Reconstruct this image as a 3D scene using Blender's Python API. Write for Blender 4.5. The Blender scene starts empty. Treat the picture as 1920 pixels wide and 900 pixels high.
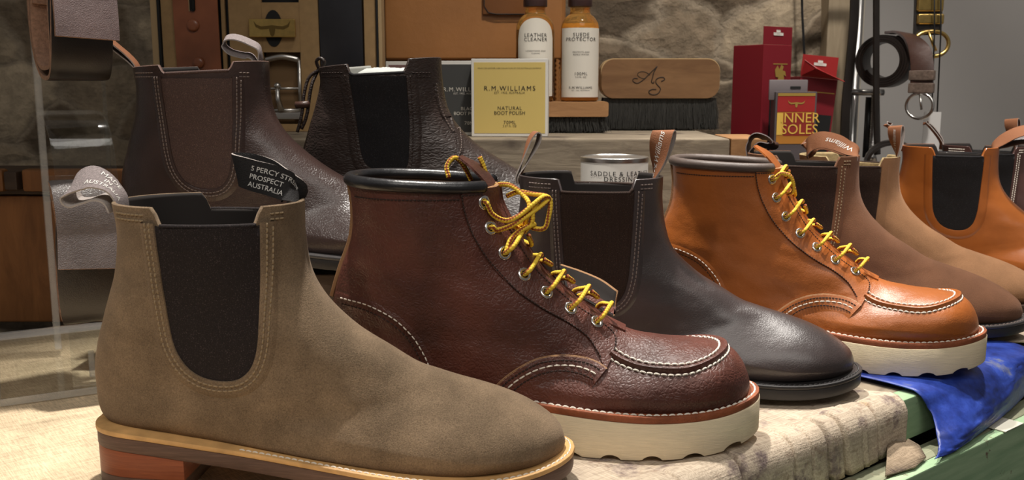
import bpy, bmesh, math, random
import numpy as np
from mathutils import Vector, Matrix
from mathutils.bvhtree import BVHTree

R = math.radians
random.seed(7)
SC = bpy.context.scene
C = SC.collection

# ------------------------------------------------------------------ camera
F, PITCH, H = 1800.0, 0.161, 0.262
cam_d = bpy.data.cameras.new('camera')
cam_d.sensor_width = 36.0
cam_d.lens = 36.0 * F / 1920.0
cam_d.clip_start = 0.02
cam_d.dof.use_dof = True
cam_d.dof.focus_distance = 0.77
cam_d.dof.aperture_fstop = 19.0
cam = bpy.data.objects.new('camera', cam_d)
cam.location = (0, 0, H)
cam.rotation_euler = (math.pi / 2 - PITCH, 0, 0)
C.objects.link(cam)
SC.camera = cam

# ------------------------------------------------------------------ light
SC.view_settings.view_transform = 'Standard'
SC.view_settings.look = 'None'
SC.view_settings.gamma = 1.0
SC.view_settings.use_curve_mapping = False
SC.view_settings.exposure = 0.0
world = bpy.data.worlds.new('shop_ambient')
SC.world = world
world.use_nodes = True
world.node_tree.nodes['Background'].inputs[0].default_value = (1.0, 0.93, 0.86, 1)
world.node_tree.nodes['Background'].inputs[1].default_value = 0.12

def aim(o, target):
    o.rotation_euler = (Vector(target) - o.location).to_track_quat('-Z', 'Y').to_euler()

def spot(name, loc, target, power, angle, blend=0.6, size=0.04, col=(1, .945, .875)):
    d = bpy.data.lights.new(name, 'SPOT')
    d.energy = power; d.spot_size = R(angle); d.spot_blend = blend
    d.shadow_soft_size = size; d.color = col
    o = bpy.data.objects.new(name, d); o.location = loc; C.objects.link(o); aim(o, target)
    return o

def area(name, loc, target, power, sx, sy, col=(1, .95, .88)):
    d = bpy.data.lights.new(name, 'AREA')
    d.shape = 'RECTANGLE'; d.size = sx; d.size_y = sy; d.energy = power; d.color = col
    o = bpy.data.objects.new(name, d); o.location = loc; C.objects.link(o); aim(o, target)
    return o

spot('ceiling_spot_key', (-0.20, 0.96, 1.75), (-0.02, 0.64, 0.0), 165, 42, .7, .035)
spot('ceiling_spot_row', (0.55, 1.25, 1.85), (0.56, 0.92, 0.0), 150, 40, .7, .035)
spot('ceiling_spot_front', (-0.75, -0.55, 1.65), (0.0, 0.68, 0.03), 34, 30, .8, .06)
spot('ceiling_spot_shelf', (0.35, 0.55, 1.9), (0.34, 1.5, 0.28), 125, 44, .8, .06)
spot('wall_wash_fill', (1.25, 0.9, 2.2), (1.15, 2.0, 0.5), 52, 60, 1.0, .08)  # wash light added to brighten the grey wall
area('front_fill_panel', (0.5, -0.9, 1.9), (0.3, 0.9, 0.1), 13, 1.4, 0.9)  # unseen soft fill added from the camera side

# ------------------------------------------------------------------ helpers
def at(u, v, Y):
    b = -(v - 450) / F
    c, s = math.cos(PITCH), math.sin(PITCH)
    d = ((u - 960) / F, c + b * s, -s + b * c)
    k = Y / d[1]
    return Vector((d[0] * k, Y, H + d[2] * k))

def link(name, me, mat=None, parent=None, smooth=True):
    o = bpy.data.objects.new(name, me)
    C.objects.link(o)
    if mat is not None:
        for m in (mat if isinstance(mat, (list, tuple)) else [mat]):
            me.materials.append(m)
    if parent is not None:
        o.parent = parent
    if smooth:
        for p in me.polygons:
            p.use_smooth = True
    return o

def mesh(name, v, f, mat=None, parent=None, smooth=True, merge=0, mi=None, sharp=None):
    me = bpy.data.meshes.new(name)
    me.from_pydata([tuple(map(float, p)) for p in v], [], [tuple(map(int, q)) for q in f])
    if mi is not None:
        for p, i in zip(me.polygons, mi):
            p.material_index = i
    bm = bmesh.new(); bm.from_mesh(me)
    if merge:
        bmesh.ops.remove_doubles(bm, verts=bm.verts, dist=merge)
    bmesh.ops.recalc_face_normals(bm, faces=bm.faces)
    if sharp:
        for e in bm.edges:
            if len(e.link_faces) == 2 and e.calc_face_angle(0) > R(sharp):
                e.smooth = False
    bm.to_mesh(me); bm.free(); me.update()
    return link(name, me, mat, parent, smooth)

def frombm(name, bm, mat, parent=None, smooth=True, sharp=35):
    bmesh.ops.recalc_face_normals(bm, faces=bm.faces)
    if sharp:
        for e in bm.edges:
            if len(e.link_faces) == 2 and e.calc_face_angle(0) > R(sharp):
                e.smooth = False
    me = bpy.data.meshes.new(name); bm.to_mesh(me); bm.free()
    return link(name, me, mat, parent, smooth)

def addbox(bm, x0, x1, y0, y1, z0, z1, bev=0.0, seg=2, M=None):
    r = bmesh.ops.create_cube(bm, size=1)
    vs = r['verts']
    bmesh.ops.scale(bm, vec=(x1 - x0, y1 - y0, z1 - z0), verts=vs)
    bmesh.ops.translate(bm, vec=((x0 + x1) / 2, (y0 + y1) / 2, (z0 + z1) / 2), verts=vs)
    if bev:
        es = list({e for v in vs for e in v.link_edges})
        g = bmesh.ops.bevel(bm, geom=es, offset=bev, segments=seg, affect='EDGES', profile=.5)
        vs = list({v for f in g['faces'] for v in f.verts} | {v for v in vs if v.is_valid})
    if M is not None:
        bmesh.ops.transform(bm, matrix=M, verts=vs)
    return vs

def box(name, x0, x1, y0, y1, z0, z1, mat, parent=None, bev=0.001, seg=2):
    bm = bmesh.new(); addbox(bm, x0, x1, y0, y1, z0, z1, bev, seg)
    o = frombm(name, bm, mat, parent, bev > 0, 35)
    if bev > 0:
        w = o.modifiers.new('flat_faces', 'WEIGHTED_NORMAL'); w.keep_sharp = True
    return o

def thing(name, label, cat, loc=(0, 0, 0), rz=0, group=None, scale=1.0):
    o = bpy.data.objects.new(name, None); C.objects.link(o)
    o.empty_display_size = .02
    o.location = loc; o.rotation_euler = (0, 0, rz); o.scale = (scale,) * 3
    return tag(o, label, cat, group)

def tag(o, label, cat, group=None):
    o['label'] = label; o['category'] = cat
    if group: o['group'] = group
    return o

def struct(o):
    o['kind'] = 'structure'; return o

def cr(P, n):
    P = np.asarray(P, float); out = []
    Q = np.vstack([2 * P[0] - P[1], P, 2 * P[-1] - P[-2]])
    for i in range(1, len(Q) - 2):
        p0, p1, p2, p3 = Q[i - 1], Q[i], Q[i + 1], Q[i + 2]
        for k in range(n):
            t = k / n
            out.append(.5 * ((2 * p1) + (-p0 + p2) * t + (2 * p0 - 5 * p1 + 4 * p2 - p3) * t * t + (-p0 + 3 * p1 - 3 * p2 + p3) * t ** 3))
    out.append(P[-1]); return np.array(out)

def resample(P, step):
    P = np.asarray(P, float)
    d = np.r_[0, np.cumsum(np.linalg.norm(np.diff(P, axis=0), axis=1))]
    n = max(2, int(round(d[-1] / step)) + 1)
    t = np.linspace(0, d[-1], n)
    return np.stack([np.interp(t, d, P[:, k]) for k in range(P.shape[1])], 1)

def tube(name, P, r, mat, parent=None, seg=8, closed=False, cap=True):
    """round tube along P with uv (u along in metres, v around)"""
    P = np.asarray(P, float); n = len(P)
    T = np.gradient(P, axis=0)
    if closed:
        T = np.roll(P, -1, 0) - np.roll(P, 1, 0)
    T /= np.linalg.norm(T, axis=1)[:, None] + 1e-12
    up = np.array([0.0, 0, 1]) if abs(T[0][2]) < .9 else np.array([1.0, 0, 0])
    N = np.cross(T[0], up); N /= np.linalg.norm(N)
    rr = np.broadcast_to(r, (n,))
    V = []; L = [0]
    for i in range(n):
        N = N - T[i] * (N @ T[i]); N /= np.linalg.norm(N) + 1e-12
        B = np.cross(T[i], N)
        for k in range(seg):
            a = 2 * math.pi * k / seg
            V.append(P[i] + rr[i] * (math.cos(a) * N + math.sin(a) * B))
        if i: L.append(L[-1] + np.linalg.norm(P[i] - P[i - 1]))
    Fc = []; UV = []
    m = n if closed else n - 1
    for i in range(m):
        j = (i + 1) % n
        for k in range(seg):
            k2 = (k + 1) % seg
            Fc.append((i * seg + k, i * seg + k2, j * seg + k2, j * seg + k))
            l1 = L[j] if j else L[-1]
            UV += [(L[i], k / seg), (L[i], (k + 1) / seg), (l1, (k + 1) / seg), (l1, k / seg)]
    if cap and not closed:
        Fc.append(tuple(range(seg))[::-1]); UV += [(0, 0)] * seg
        Fc.append(tuple(range((n - 1) * seg, n * seg))); UV += [(0, 0)] * seg
    me = bpy.data.meshes.new(name)
    me.from_pydata([tuple(p) for p in V], [], Fc)
    uv = me.uv_layers.new(name='UVMap')
    for i, c in enumerate(UV): uv.data[i].uv = c
    me.update()
    return link(name, me, mat, parent)

def joinmesh(name, parts, mat, parent=None, smooth=True):
    """list of (verts, faces) -> one mesh object"""
    V = []; Fc = []
    for v, f in parts:
        b = len(V); V += [tuple(p) for p in v]; Fc += [tuple(i + b for i in q) for q in f]
    return mesh(name, V, Fc, mat, parent, smooth, sharp=40)

def ribbon_vf(P, Wd, width, thick):
    P = np.asarray(P, float); n = len(P)
    T = np.gradient(P, axis=0); T /= np.linalg.norm(T, axis=1)[:, None] + 1e-12
    Wd = np.broadcast_to(np.asarray(Wd, float), P.shape).copy()
    Wd -= T * (Wd * T).sum(1)[:, None]
    Wd /= np.linalg.norm(Wd, axis=1)[:, None] + 1e-12
    N = np.cross(T, Wd)
    w = np.broadcast_to(width, (n,))[:, None] / 2
    V = []
    prof = [(-1, .5), (-.9, .62), (0, .62), (.9, .62), (1, .5), (1, -.5), (.9, -.62), (0, -.62), (-.9, -.62), (-1, -.5)]
    k = len(prof)
    for i in range(n):
        for a, b in prof:
            V.append(P[i] + Wd[i] * w[i] * a + N[i] * thick * b)
    Fc = []; mi = []
    for i in range(n - 1):
        for j in range(k):
            j2 = (j + 1) % k
            Fc.append((i * k + j, i * k + j2, (i + 1) * k + j2, (i + 1) * k + j))
            mi.append(0 if j in (0, 1, 2, 3) else (1 if j in (5, 6, 7, 8) else 2))
    Fc += [tuple(range(k))[::-1], tuple(range((n - 1) * k, n * k))]; mi += [2, 2]
    return V, Fc, mi, P, Wd / 1.0, N

def ribbon(name, P, Wd, width, thick, mats, parent=None):
    """flat strap along P; mats = (top face, back face, edges)"""
    V, Fc, mi, *_ = ribbon_vf(P, Wd, width, thick)
    me = bpy.data.meshes.new(name); me.from_pydata([tuple(p) for p in V], [], Fc)
    for p, i in zip(me.polygons, mi): p.material_index = i
    me.update()
    bm = bmesh.new(); bm.from_mesh(me)
    for e in bm.edges:
        if len(e.link_faces) == 2 and e.calc_face_angle(0) > R(40): e.smooth = False
    bmesh.ops.recalc_face_normals(bm, faces=bm.faces)
    bm.to_mesh(me); bm.free()
    return link(name, me, list(mats), parent)

# ---- text
def text_tris(body, size, align='CENTER', shear=0.0, spacing=1.0, fine=0):
    cu = bpy.data.curves.new('lettering_curve', 'FONT')
    cu.body = body; cu.size = size; cu.align_x = align; cu.align_y = 'CENTER'
    cu.shear = shear; cu.space_character = spacing; cu.resolution_u = 3
    o = bpy.data.objects.new('lettering_curve', cu); C.objects.link(o)
    dg = bpy.context.evaluated_depsgraph_get(); dg.update()
    me = bpy.data.meshes.new_from_object(o.evaluated_get(dg))
    bm = bmesh.new(); bm.from_mesh(me)
    bmesh.ops.triangulate(bm, faces=bm.faces)
    v = [tuple(p.co) for p in bm.verts]; bm.verts.index_update()
    f = [tuple(q.index for q in t.verts) for t in bm.faces]
    bm.free(); bpy.data.objects.remove(o); bpy.data.curves.remove(cu); bpy.data.meshes.remove(me)
    return v, f

def lettering(name, lines, fn, mat, parent):
    """lines = [(body, x, y, size, kw)] drawn in a 2-D sheet and bent onto a surface by fn(x, y)"""
    parts = []
    for body, x, y, size, kw in lines:
        v, f = text_tris(body, size, **kw)
        parts.append(([fn(x + p[0], y + p[1]) for p in v], f))
    V = []; Fc = []
    for v, f in parts:
        b = len(V); V += [tuple(p) for p in v]; Fc += [tuple(i + b for i in q) for q in f]
    return mesh(name, V, Fc, mat, parent, smooth=False)

def flat(o, r, u, off=0.0004):
    o, r, u = Vector(o), Vector(r).normalized(), Vector(u).normalized()
    n = r.cross(u)
    return lambda x, y: o + r * x + u * y + n * off

# ------------------------------------------------------------------ materials
def newmat(name):
    m = bpy.data.materials.new(name); m.use_nodes = True
    nt = m.node_tree
    return m, nt, nt.nodes['Principled BSDF'], nt.nodes, nt.links

def ramp(nd, stops):
    r = nd.new('ShaderNodeValToRGB')
    e = r.color_ramp.elements
    while len(e) < len(stops): e.new(.5)
    for s, (p, c) in zip(e, stops):
        s.position = p; s.color = (*c, 1) if len(c) == 3 else c
    return r

def mat(name, col, rough=.5, metal=0.0, var=.0, vscale=40, bump=0.0, bscale=400, kind='noise', coat=0.0, sheen=0.0, spec=.5, trans=0.0, ior=1.45, dist=.001, stretch=None, alpha=1.0):
    m, nt, b, nd, ln = newmat(name)
    b.inputs['Base Color'].default_value = (*col, 1)
    b.inputs['Roughness'].default_value = rough
    b.inputs['Metallic'].default_value = metal
    b.inputs['Coat Weight'].default_value = coat
    b.inputs['Coat Roughness'].default_value = .25
    b.inputs['Specular IOR Level'].default_value = spec
    b.inputs['Transmission Weight'].default_value = trans
    b.inputs['IOR'].default_value = ior
    if sheen:
        b.inputs['Sheen Weight'].default_value = sheen
        b.inputs['Sheen Roughness'].default_value = .4
        b.inputs['Sheen Tint'].default_value = (*[min(1, c * 2.5 + .1) for c in col], 1)
    if var or bump:
        tc = nd.new('ShaderNodeTexCoord')
        src = tc.outputs['Object']
        if stretch:
            mp = nd.new('ShaderNodeMapping'); mp.inputs['Scale'].default_value = stretch
            ln.new(src, mp.inputs['Vector']); src = mp.outputs['Vector']
    if var:
        n = nd.new('ShaderNodeTexNoise'); n.inputs['Scale'].default_value = vscale; n.inputs['Detail'].default_value = 5
        ln.new(src, n.inputs['Vector'])
        r = ramp(nd, [(.25, [c * (1 - var) for c in col]), (.75, [min(1, c * (1 + var)) for c in col])])
        ln.new(n.outputs['Fac'], r.inputs['Fac']); ln.new(r.outputs['Color'], b.inputs['Base Color'])
    if bump:
        if kind == 'noise':
            t = nd.new('ShaderNodeTexNoise'); t.inputs['Detail'].default_value = 4; o = 'Fac'
        elif kind == 'grain':
            t = nd.new('ShaderNodeTexVoronoi'); t.feature = 'SMOOTH_F1'; o = 'Distance'
        t.inputs['Scale'].default_value = bscale
        ln.new(src, t.inputs['Vector'])
        bp = nd.new('ShaderNodeBump'); bp.inputs['Strength'].default_value = bump; bp.inputs['Distance'].default_value = dist
        if kind == 'grain': bp.invert = True
        ln.new(t.outputs[o], bp.inputs['Height']); ln.new(bp.outputs['Normal'], b.inputs['Normal'])
    return m

def leather(name, col, rough=.4, grain=300, gstr=.25, var=.25, vscale=25, coat=.0, crease=0.15, stretch=(1, 1, 1), spec=.5):
    """grained leather: voronoi pebble + finer noise + broad soft creasing, mottled colour"""
    m, nt, b, nd, ln = newmat(name)
    tc = nd.new('ShaderNodeTexCoord'); mp = nd.new('ShaderNodeMapping'); mp.inputs['Scale'].default_value = stretch
    ln.new(tc.outputs['Object'], mp.inputs['Vector'])
    wn = nd.new('ShaderNodeTexNoise'); wn.inputs['Scale'].default_value = 90; wn.inputs['Detail'].default_value = 3
    ln.new(mp.outputs['Vector'], wn.inputs['Vector'])
    mx = nd.new('ShaderNodeMix'); mx.data_type = 'RGBA'; mx.blend_type = 'LINEAR_LIGHT'; mx.inputs['Factor'].default_value = .004
    ln.new(mp.outputs['Vector'], mx.inputs['A']); ln.new(wn.outputs['Color'], mx.inputs['B'])
    vo = nd.new('ShaderNodeTexVoronoi'); vo.feature = 'DISTANCE_TO_EDGE'; vo.inputs['Scale'].default_value = grain
    ln.new(mx.outputs['Result'], vo.inputs['Vector'])
    rp = ramp(nd, [(0, (0, 0, 0)), (.25, (1, 1, 1))]); ln.new(vo.outputs['Distance'], rp.inputs['Fac'])
    fn = nd.new('ShaderNodeTexNoise'); fn.inputs['Scale'].default_value = 1100; fn.inputs['Detail'].default_value = 2
    ln.new(tc.outputs['Object'], fn.inputs['Vector'])
    cn = nd.new('ShaderNodeTexNoise'); cn.inputs['Scale'].default_value = 30; cn.inputs['Detail'].default_value = 3
    ln.new(mp.outputs['Vector'], cn.inputs['Vector'])
    b1 = nd.new('ShaderNodeBump'); b1.inputs['Strength'].default_value = crease; b1.inputs['Distance'].default_value = .01
    ln.new(cn.outputs['Fac'], b1.inputs['Height'])
    b2 = nd.new('ShaderNodeBump'); b2.inputs['Strength'].default_value = gstr; b2.inputs['Distance'].default_value = .0006
    ln.new(rp.outputs['Color'], b2.inputs['Height']); ln.new(b1.outputs['Normal'], b2.inputs['Normal'])
    b3 = nd.new('ShaderNodeBump'); b3.inputs['Strength'].default_value = gstr * .5; b3.inputs['Distance'].default_value = .0004
    ln.new(fn.outputs['Fac'], b3.inputs['Height']); ln.new(b2.outputs['Normal'], b3.inputs['Normal'])
    ln.new(b3.outputs['Normal'], b.inputs['Normal'])
    n = nd.new('ShaderNodeTexNoise'); n.inputs['Scale'].default_value = vscale; n.inputs['Detail'].default_value = 6
    ln.new(tc.outputs['Object'], n.inputs['Vector'])
    r = ramp(nd, [(.3, [c * (1 - var) for c in col]), (.72, [min(1, c * (1 + var)) for c in col])])
    ln.new(n.outputs['Fac'], r.inputs['Fac']); ln.new(r.outputs['Color'], b.inputs['Base Color'])
    b.inputs['Roughness'].default_value = rough
    b.inputs['Coat Weight'].default_value = coat; b.inputs['Coat Roughness'].default_value = .3
    b.inputs['Specular IOR Level'].default_value = spec
    return m

def suede(name, col, var=.22, fine=.9):
    m, nt, b, nd, ln = newmat(name)
    tc = nd.new('ShaderNodeTexCoord')
    n1 = nd.new('ShaderNodeTexNoise'); n1.inputs['Scale'].default_value = 28; n1.inputs['Detail'].default_value = 6; n1.inputs['Roughness'].default_value = .6
    n2 = nd.new('ShaderNodeTexNoise'); n2.inputs['Scale'].default_value = 1300; n2.inputs['Detail'].default_value = 3
    for q in (n1, n2): ln.new(tc.outputs['Object'], q.inputs['Vector'])
    r1 = ramp(nd, [(.3, [c * (1 - var) for c in col]), (.7, [c * (1 + var) for c in col])]); ln.new(n1.outputs['Fac'], r1.inputs['Fac'])
    r2 = ramp(nd, [(.3, (.62, .62, .62)), (.7, (1.3, 1.3, 1.3))]); ln.new(n2.outputs['Fac'], r2.inputs['Fac'])
    mx = nd.new('ShaderNodeMix'); mx.data_type = 'RGBA'; mx.blend_type = 'MULTIPLY'; mx.inputs['Factor'].default_value = fine
    ln.new(r1.outputs['Color'], mx.inputs['A']); ln.new(r2.outputs['Color'], mx.inputs['B'])
    ln.new(mx.outputs['Result'], b.inputs['Base Color'])
    bp = nd.new('ShaderNodeBump'); bp.inputs['Strength'].default_value = .55; bp.inputs['Distance'].default_value = .0007
    ln.new(n2.outputs['Fac'], bp.inputs['Height']); ln.new(bp.outputs['Normal'], b.inputs['Normal'])
    b.inputs['Roughness'].default_value = .92; b.inputs['Specular IOR Level'].default_value = .15
    b.inputs['Sheen Weight'].default_value = .35; b.inputs['Sheen Roughness'].default_value = .5
    b.inputs['Sheen Tint'].default_value = (*[min(1, c * 2 + .15) for c in col], 1)
    return m

def elastic(name, col, speck=1.6):
    m, nt, b, nd, ln = newmat(name)
    tc = nd.new('ShaderNodeTexCoord')
    w = nd.new('ShaderNodeTexWave'); w.bands_direction = 'X'; w.inputs['Scale'].default_value = 420; w.inputs['Distortion'].default_value = .6
    ln.new(tc.outputs['Object'], w.inputs['Vector'])
    n2 = nd.new('ShaderNodeTexNoise'); n2.inputs['Scale'].default_value = 1500; n2.inputs['Detail'].default_value = 1
    ln.new(tc.outputs['Object'], n2.inputs['Vector'])
    r = ramp(nd, [(.35, [c * .8 for c in col]), (.62, [c * 1.1 for c in col]), (.74, [min(1, c * speck * 1.6 + .01) for c in col])])
    ln.new(n2.outputs['Fac'], r.inputs['Fac']); ln.new(r.outputs['Color'], b.inputs['Base Color'])
    bp = nd.new('ShaderNodeBump'); bp.inputs['Strength'].default_value = .35; bp.inputs['Distance'].default_value = .0005
    ln.new(w.outputs['Color'], bp.inputs['Height']); ln.new(bp.outputs['Normal'], b.inputs['Normal'])
    b.inputs['Roughness'].default_value = .8; b.inputs['Specular IOR Level'].default_value = .25
    return m

def wood(name, c1, c2, rough=.6, axis=(1, 8, 8), scale=14, bump=.3, dirt=None):
    m, nt, b, nd, ln = newmat(name)
    tc = nd.new('ShaderNodeTexCoord'); mp = nd.new('ShaderNodeMapping'); mp.inputs['Scale'].default_value = axis
    ln.new(tc.outputs['Object'], mp.inputs['Vector'])
    n = nd.new('ShaderNodeTexNoise'); n.inputs['Scale'].default_value = scale; n.inputs['Detail'].default_value = 8; n.inputs['Roughness'].default_value = .65; n.inputs['Distortion'].default_value = .8
    ln.new(mp.outputs['Vector'], n.inputs['Vector'])
    r = ramp(nd, [(.3, c1), (.7, c2)]); ln.new(n.outputs['Fac'], r.inputs['Fac'])
    out = r.outputs['Color']
    if dirt:
        n2 = nd.new('ShaderNodeTexNoise'); n2.inputs['Scale'].default_value = 22; n2.inputs['Detail'].default_value = 7
        ln.new(tc.outputs['Object'], n2.inputs['Vector'])
        r2 = ramp(nd, [(.55, (0, 0, 0)), (.68, (1, 1, 1))]); ln.new(n2.outputs['Fac'], r2.inputs['Fac'])
        mx = nd.new('ShaderNodeMix'); mx.data_type = 'RGBA'
        ln.new(r2.outputs['Color'], mx.inputs['Factor']); ln.new(out, mx.inputs['A']); mx.inputs['B'].default_value = (*dirt, 1)
        out = mx.outputs['Result']
    ln.new(out, b.inputs['Base Color'])
    bp = nd.new('ShaderNodeBump'); bp.inputs['Strength'].default_value = bump; bp.inputs['Distance'].default_value = .001
    ln.new(n.outputs['Fac'], bp.inputs['Height']); ln.new(bp.outputs['Normal'], b.inputs['Normal'])
    b.inputs['Roughness'].default_value = rough
    return m

def canvas(name, col, stains, weave=900):
    m, nt, b, nd, ln = newmat(name)
    tc = nd.new('ShaderNodeTexCoord'); src = tc.outputs['Object']
    rot = nd.new('ShaderNodeMapping'); rot.inputs['Rotation'].default_value = (0, 0, R(-38.5)); ln.new(src, rot.inputs['Vector'])
    n = nd.new('ShaderNodeTexNoise'); n.inputs['Scale'].default_value = 16; n.inputs['Detail'].default_value = 8; n.inputs['Roughness'].default_value = .62
    ln.new(src, n.inputs['Vector'])
    r = ramp(nd, [(.3, [c * .78 for c in col]), (.7, [min(1, c * 1.15) for c in col])]); ln.new(n.outputs['Fac'], r.inputs['Fac'])
    out = r.outputs['Color']
    for sc, th, sc_col, off in stains:
        q = nd.new('ShaderNodeTexNoise'); q.inputs['Scale'].default_value = sc; q.inputs['Detail'].default_value = 9; q.inputs['Roughness'].default_value = .7
        mp = nd.new('ShaderNodeMapping'); mp.inputs['Location'].default_value = (off, off * .7, 0); ln.new(src, mp.inputs['Vector']); ln.new(mp.outputs['Vector'], q.inputs['Vector'])
        rr = ramp(nd, [(th, (0, 0, 0)), (th + .1, (.8, .8, .8))]); ln.new(q.outputs['Fac'], rr.inputs['Fac'])
        mx = nd.new('ShaderNodeMix'); mx.data_type = 'RGBA'; ln.new(rr.outputs['Color'], mx.inputs['Factor'])
        ln.new(out, mx.inputs['A']); mx.inputs['B'].default_value = (*sc_col, 1); out = mx.outputs['Result']
    # weave threads: two stretched noises
    hs = []
    for ax in ((weave, weave * .06, weave), (weave * .06, weave, weave * .5)):
        mp = nd.new('ShaderNodeMapping'); mp.inputs['Scale'].default_value = ax; ln.new(rot.outputs['Vector'], mp.inputs['Vector'])
        q = nd.new('ShaderNodeTexNoise'); q.inputs['Scale'].default_value = 1; q.inputs['Detail'].default_value = 2; ln.new(mp.outputs['Vector'], q.inputs['Vector'])
        hs.append(q)
    ad = nd.new('ShaderNodeMath'); ad.operation = 'ADD'; ln.new(hs[0].outputs['Fac'], ad.inputs[0]); ln.new(hs[1].outputs['Fac'], ad.inputs[1])
    rw = ramp(nd, [(.38, (.7, .68, .66)), (.6, (1.12, 1.12, 1.12))])
    hf = nd.new('ShaderNodeMath'); hf.operation = 'MULTIPLY'; hf.inputs[1].default_value = .5; ln.new(ad.outputs[0], hf.inputs[0]); ln.new(hf.outputs[0], rw.inputs['Fac'])
    mx = nd.new('ShaderNodeMix'); mx.data_type = 'RGBA'; mx.blend_type = 'MULTIPLY'; mx.inputs['Factor'].default_value = .9
    ln.new(out, mx.inputs['A']); ln.new(rw.outputs['Color'], mx.inputs['B']); ln.new(mx.outputs['Result'], b.inputs['Base Color'])
    bp = nd.new('ShaderNodeBump'); bp.inputs['Strength'].default_value = .5; bp.inputs['Distance'].default_value = .0008
    ln.new(ad.outputs[0], bp.inputs['Height']); ln.new(bp.outputs['Normal'], b.inputs['Normal'])
    b.inputs['Roughness'].default_value = .9; b.inputs['Specular IOR Level'].default_value = .2
    return m

def lace_mat(name):
    """round bootlace: brown stripes with zigzag edges along a yellow braid"""
    m, nt, b, nd, ln = newmat(name)
    uv = nd.new('ShaderNodeUVMap'); uv.uv_map = 'UVMap'
    sx = nd.new('ShaderNodeSeparateXYZ'); ln.new(uv.outputs['UV'], sx.inputs[0])
    def mth(op, a, c):
        q = nd.new('ShaderNodeMath'); q.operation = op
        for i, v in ((0, a), (1, c)):
            if v is None: continue
            if isinstance(v, (int, float)): q.inputs[i].default_value = v
            else: ln.new(v, q.inputs[i])
        return q.outputs[0]
    zig = mth('PINGPONG', mth('MULTIPLY', sx.outputs['X'], 900.0), 1.0)
    tw = mth('ADD', sx.outputs['Y'], mth('MULTIPLY', sx.outputs['X'], 9.0))
    st = mth('PINGPONG', mth('MULTIPLY', tw, 4.0), 1.0)
    val = mth('ADD', st, mth('MULTIPLY', zig, .28))
    r = ramp(nd, [(.36, (.27, .055, .014)), (.46, (.62, .33, .03)), (.62, (.88, .60, .05))])
    ln.new(val, r.inputs['Fac']); ln.new(r.outputs['Color'], b.inputs['Base Color'])
    bp = nd.new('ShaderNodeBump'); bp.inputs['Strength'].default_value = .6; bp.inputs['Distance'].default_value = .0005
    ln.new(zig, bp.inputs['Height']); ln.new(bp.outputs['Normal'], b.inputs['Normal'])
    b.inputs['Roughness'].default_value = .8
    return m

def stone(name):
    m, nt, b, nd, ln = newmat(name)
    tc = nd.new('ShaderNodeTexCoord'); mp = nd.new('ShaderNodeMapping'); mp.inputs['Scale'].default_value = (5.5, 5.5, 9)
    ln.new(tc.outputs['Object'], mp.inputs['Vector'])
    w = nd.new('ShaderNodeTexNoise'); w.inputs['Scale'].default_value = 1.2; w.inputs['Detail'].default_value = 4; ln.new(mp.outputs['Vector'], w.inputs['Vector'])
    mx = nd.new('ShaderNodeMix'); mx.data_type = 'RGBA'; mx.blend_type = 'LINEAR_LIGHT'; mx.inputs['Factor'].default_value = .25
    ln.new(mp.outputs['Vector'], mx.inputs['A']); ln.new(w.outputs['Color'], mx.inputs['B'])
    v1 = nd.new('ShaderNodeTexVoronoi'); v1.feature = 'DISTANCE_TO_EDGE'; v1.inputs['Scale'].default_value = 1
    v2 = nd.new('ShaderNodeTexVoronoi'); v2.inputs['Scale'].default_value = 1
    for v in (v1, v2): ln.new(mx.outputs['Result'], v.inputs['Vector'])
    n = nd.new('ShaderNodeTexNoise'); n.inputs['Scale'].default_value = 26; n.inputs['Detail'].default_value = 8; n.inputs['Roughness'].default_value = .7
    ln.new(tc.outputs['Object'], n.inputs['Vector'])
    sp = nd.new('ShaderNodeSeparateColor'); ln.new(v2.outputs['Color'], sp.inputs[0])
    r1 = ramp(nd, [(.0, (.085, .06, .038)), (.5, (.25, .185, .12)), (1, (.60, .48, .33))]); ln.new(sp.outputs[0], r1.inputs['Fac'])
    rm = ramp(nd, [(.02, (1, 1, 1)), (.07, (0, 0, 0))]); ln.new(v1.outputs['Distance'], rm.inputs['Fac'])
    m1 = nd.new('ShaderNodeMix'); m1.data_type = 'RGBA'; ln.new(rm.outputs['Color'], m1.inputs['Factor']); ln.new(r1.outputs['Color'], m1.inputs['A']); m1.inputs['B'].default_value = (.34, .27, .19, 1)
    rn = ramp(nd, [(.3, (.55, .55, .55)), (.7, (1.25, 1.25, 1.25))]); ln.new(n.outputs['Fac'], rn.inputs['Fac'])
    m2 = nd.new('ShaderNodeMix'); m2.data_type = 'RGBA'; m2.blend_type = 'MULTIPLY'; m2.inputs['Factor'].default_value = 1
    ln.new(m1.outputs['Result'], m2.inputs['A']); ln.new(rn.outputs['Color'], m2.inputs['B']); ln.new(m2.outputs['Result'], b.inputs['Base Color'])
    bp = nd.new('ShaderNodeBump'); bp.inputs['Strength'].default_value = .8; bp.inputs['Distance'].default_value = .012
    ad = nd.new('ShaderNodeMath'); ad.operation = 'ADD'; rb = ramp(nd, [(0, (0, 0, 0)), (.2, (1, 1, 1))]); ln.new(v1.outputs['Distance'], rb.inputs['Fac'])
    ln.new(rb.outputs['Color'], ad.inputs[0]); ln.new(n.outputs['Fac'], ad.inputs[1]); ln.new(ad.outputs[0], bp.inputs['Height'])
    ln.new(bp.outputs['Normal'], b.inputs['Normal'])
    b.inputs['Roughness'].default_value = .95
    return m

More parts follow.
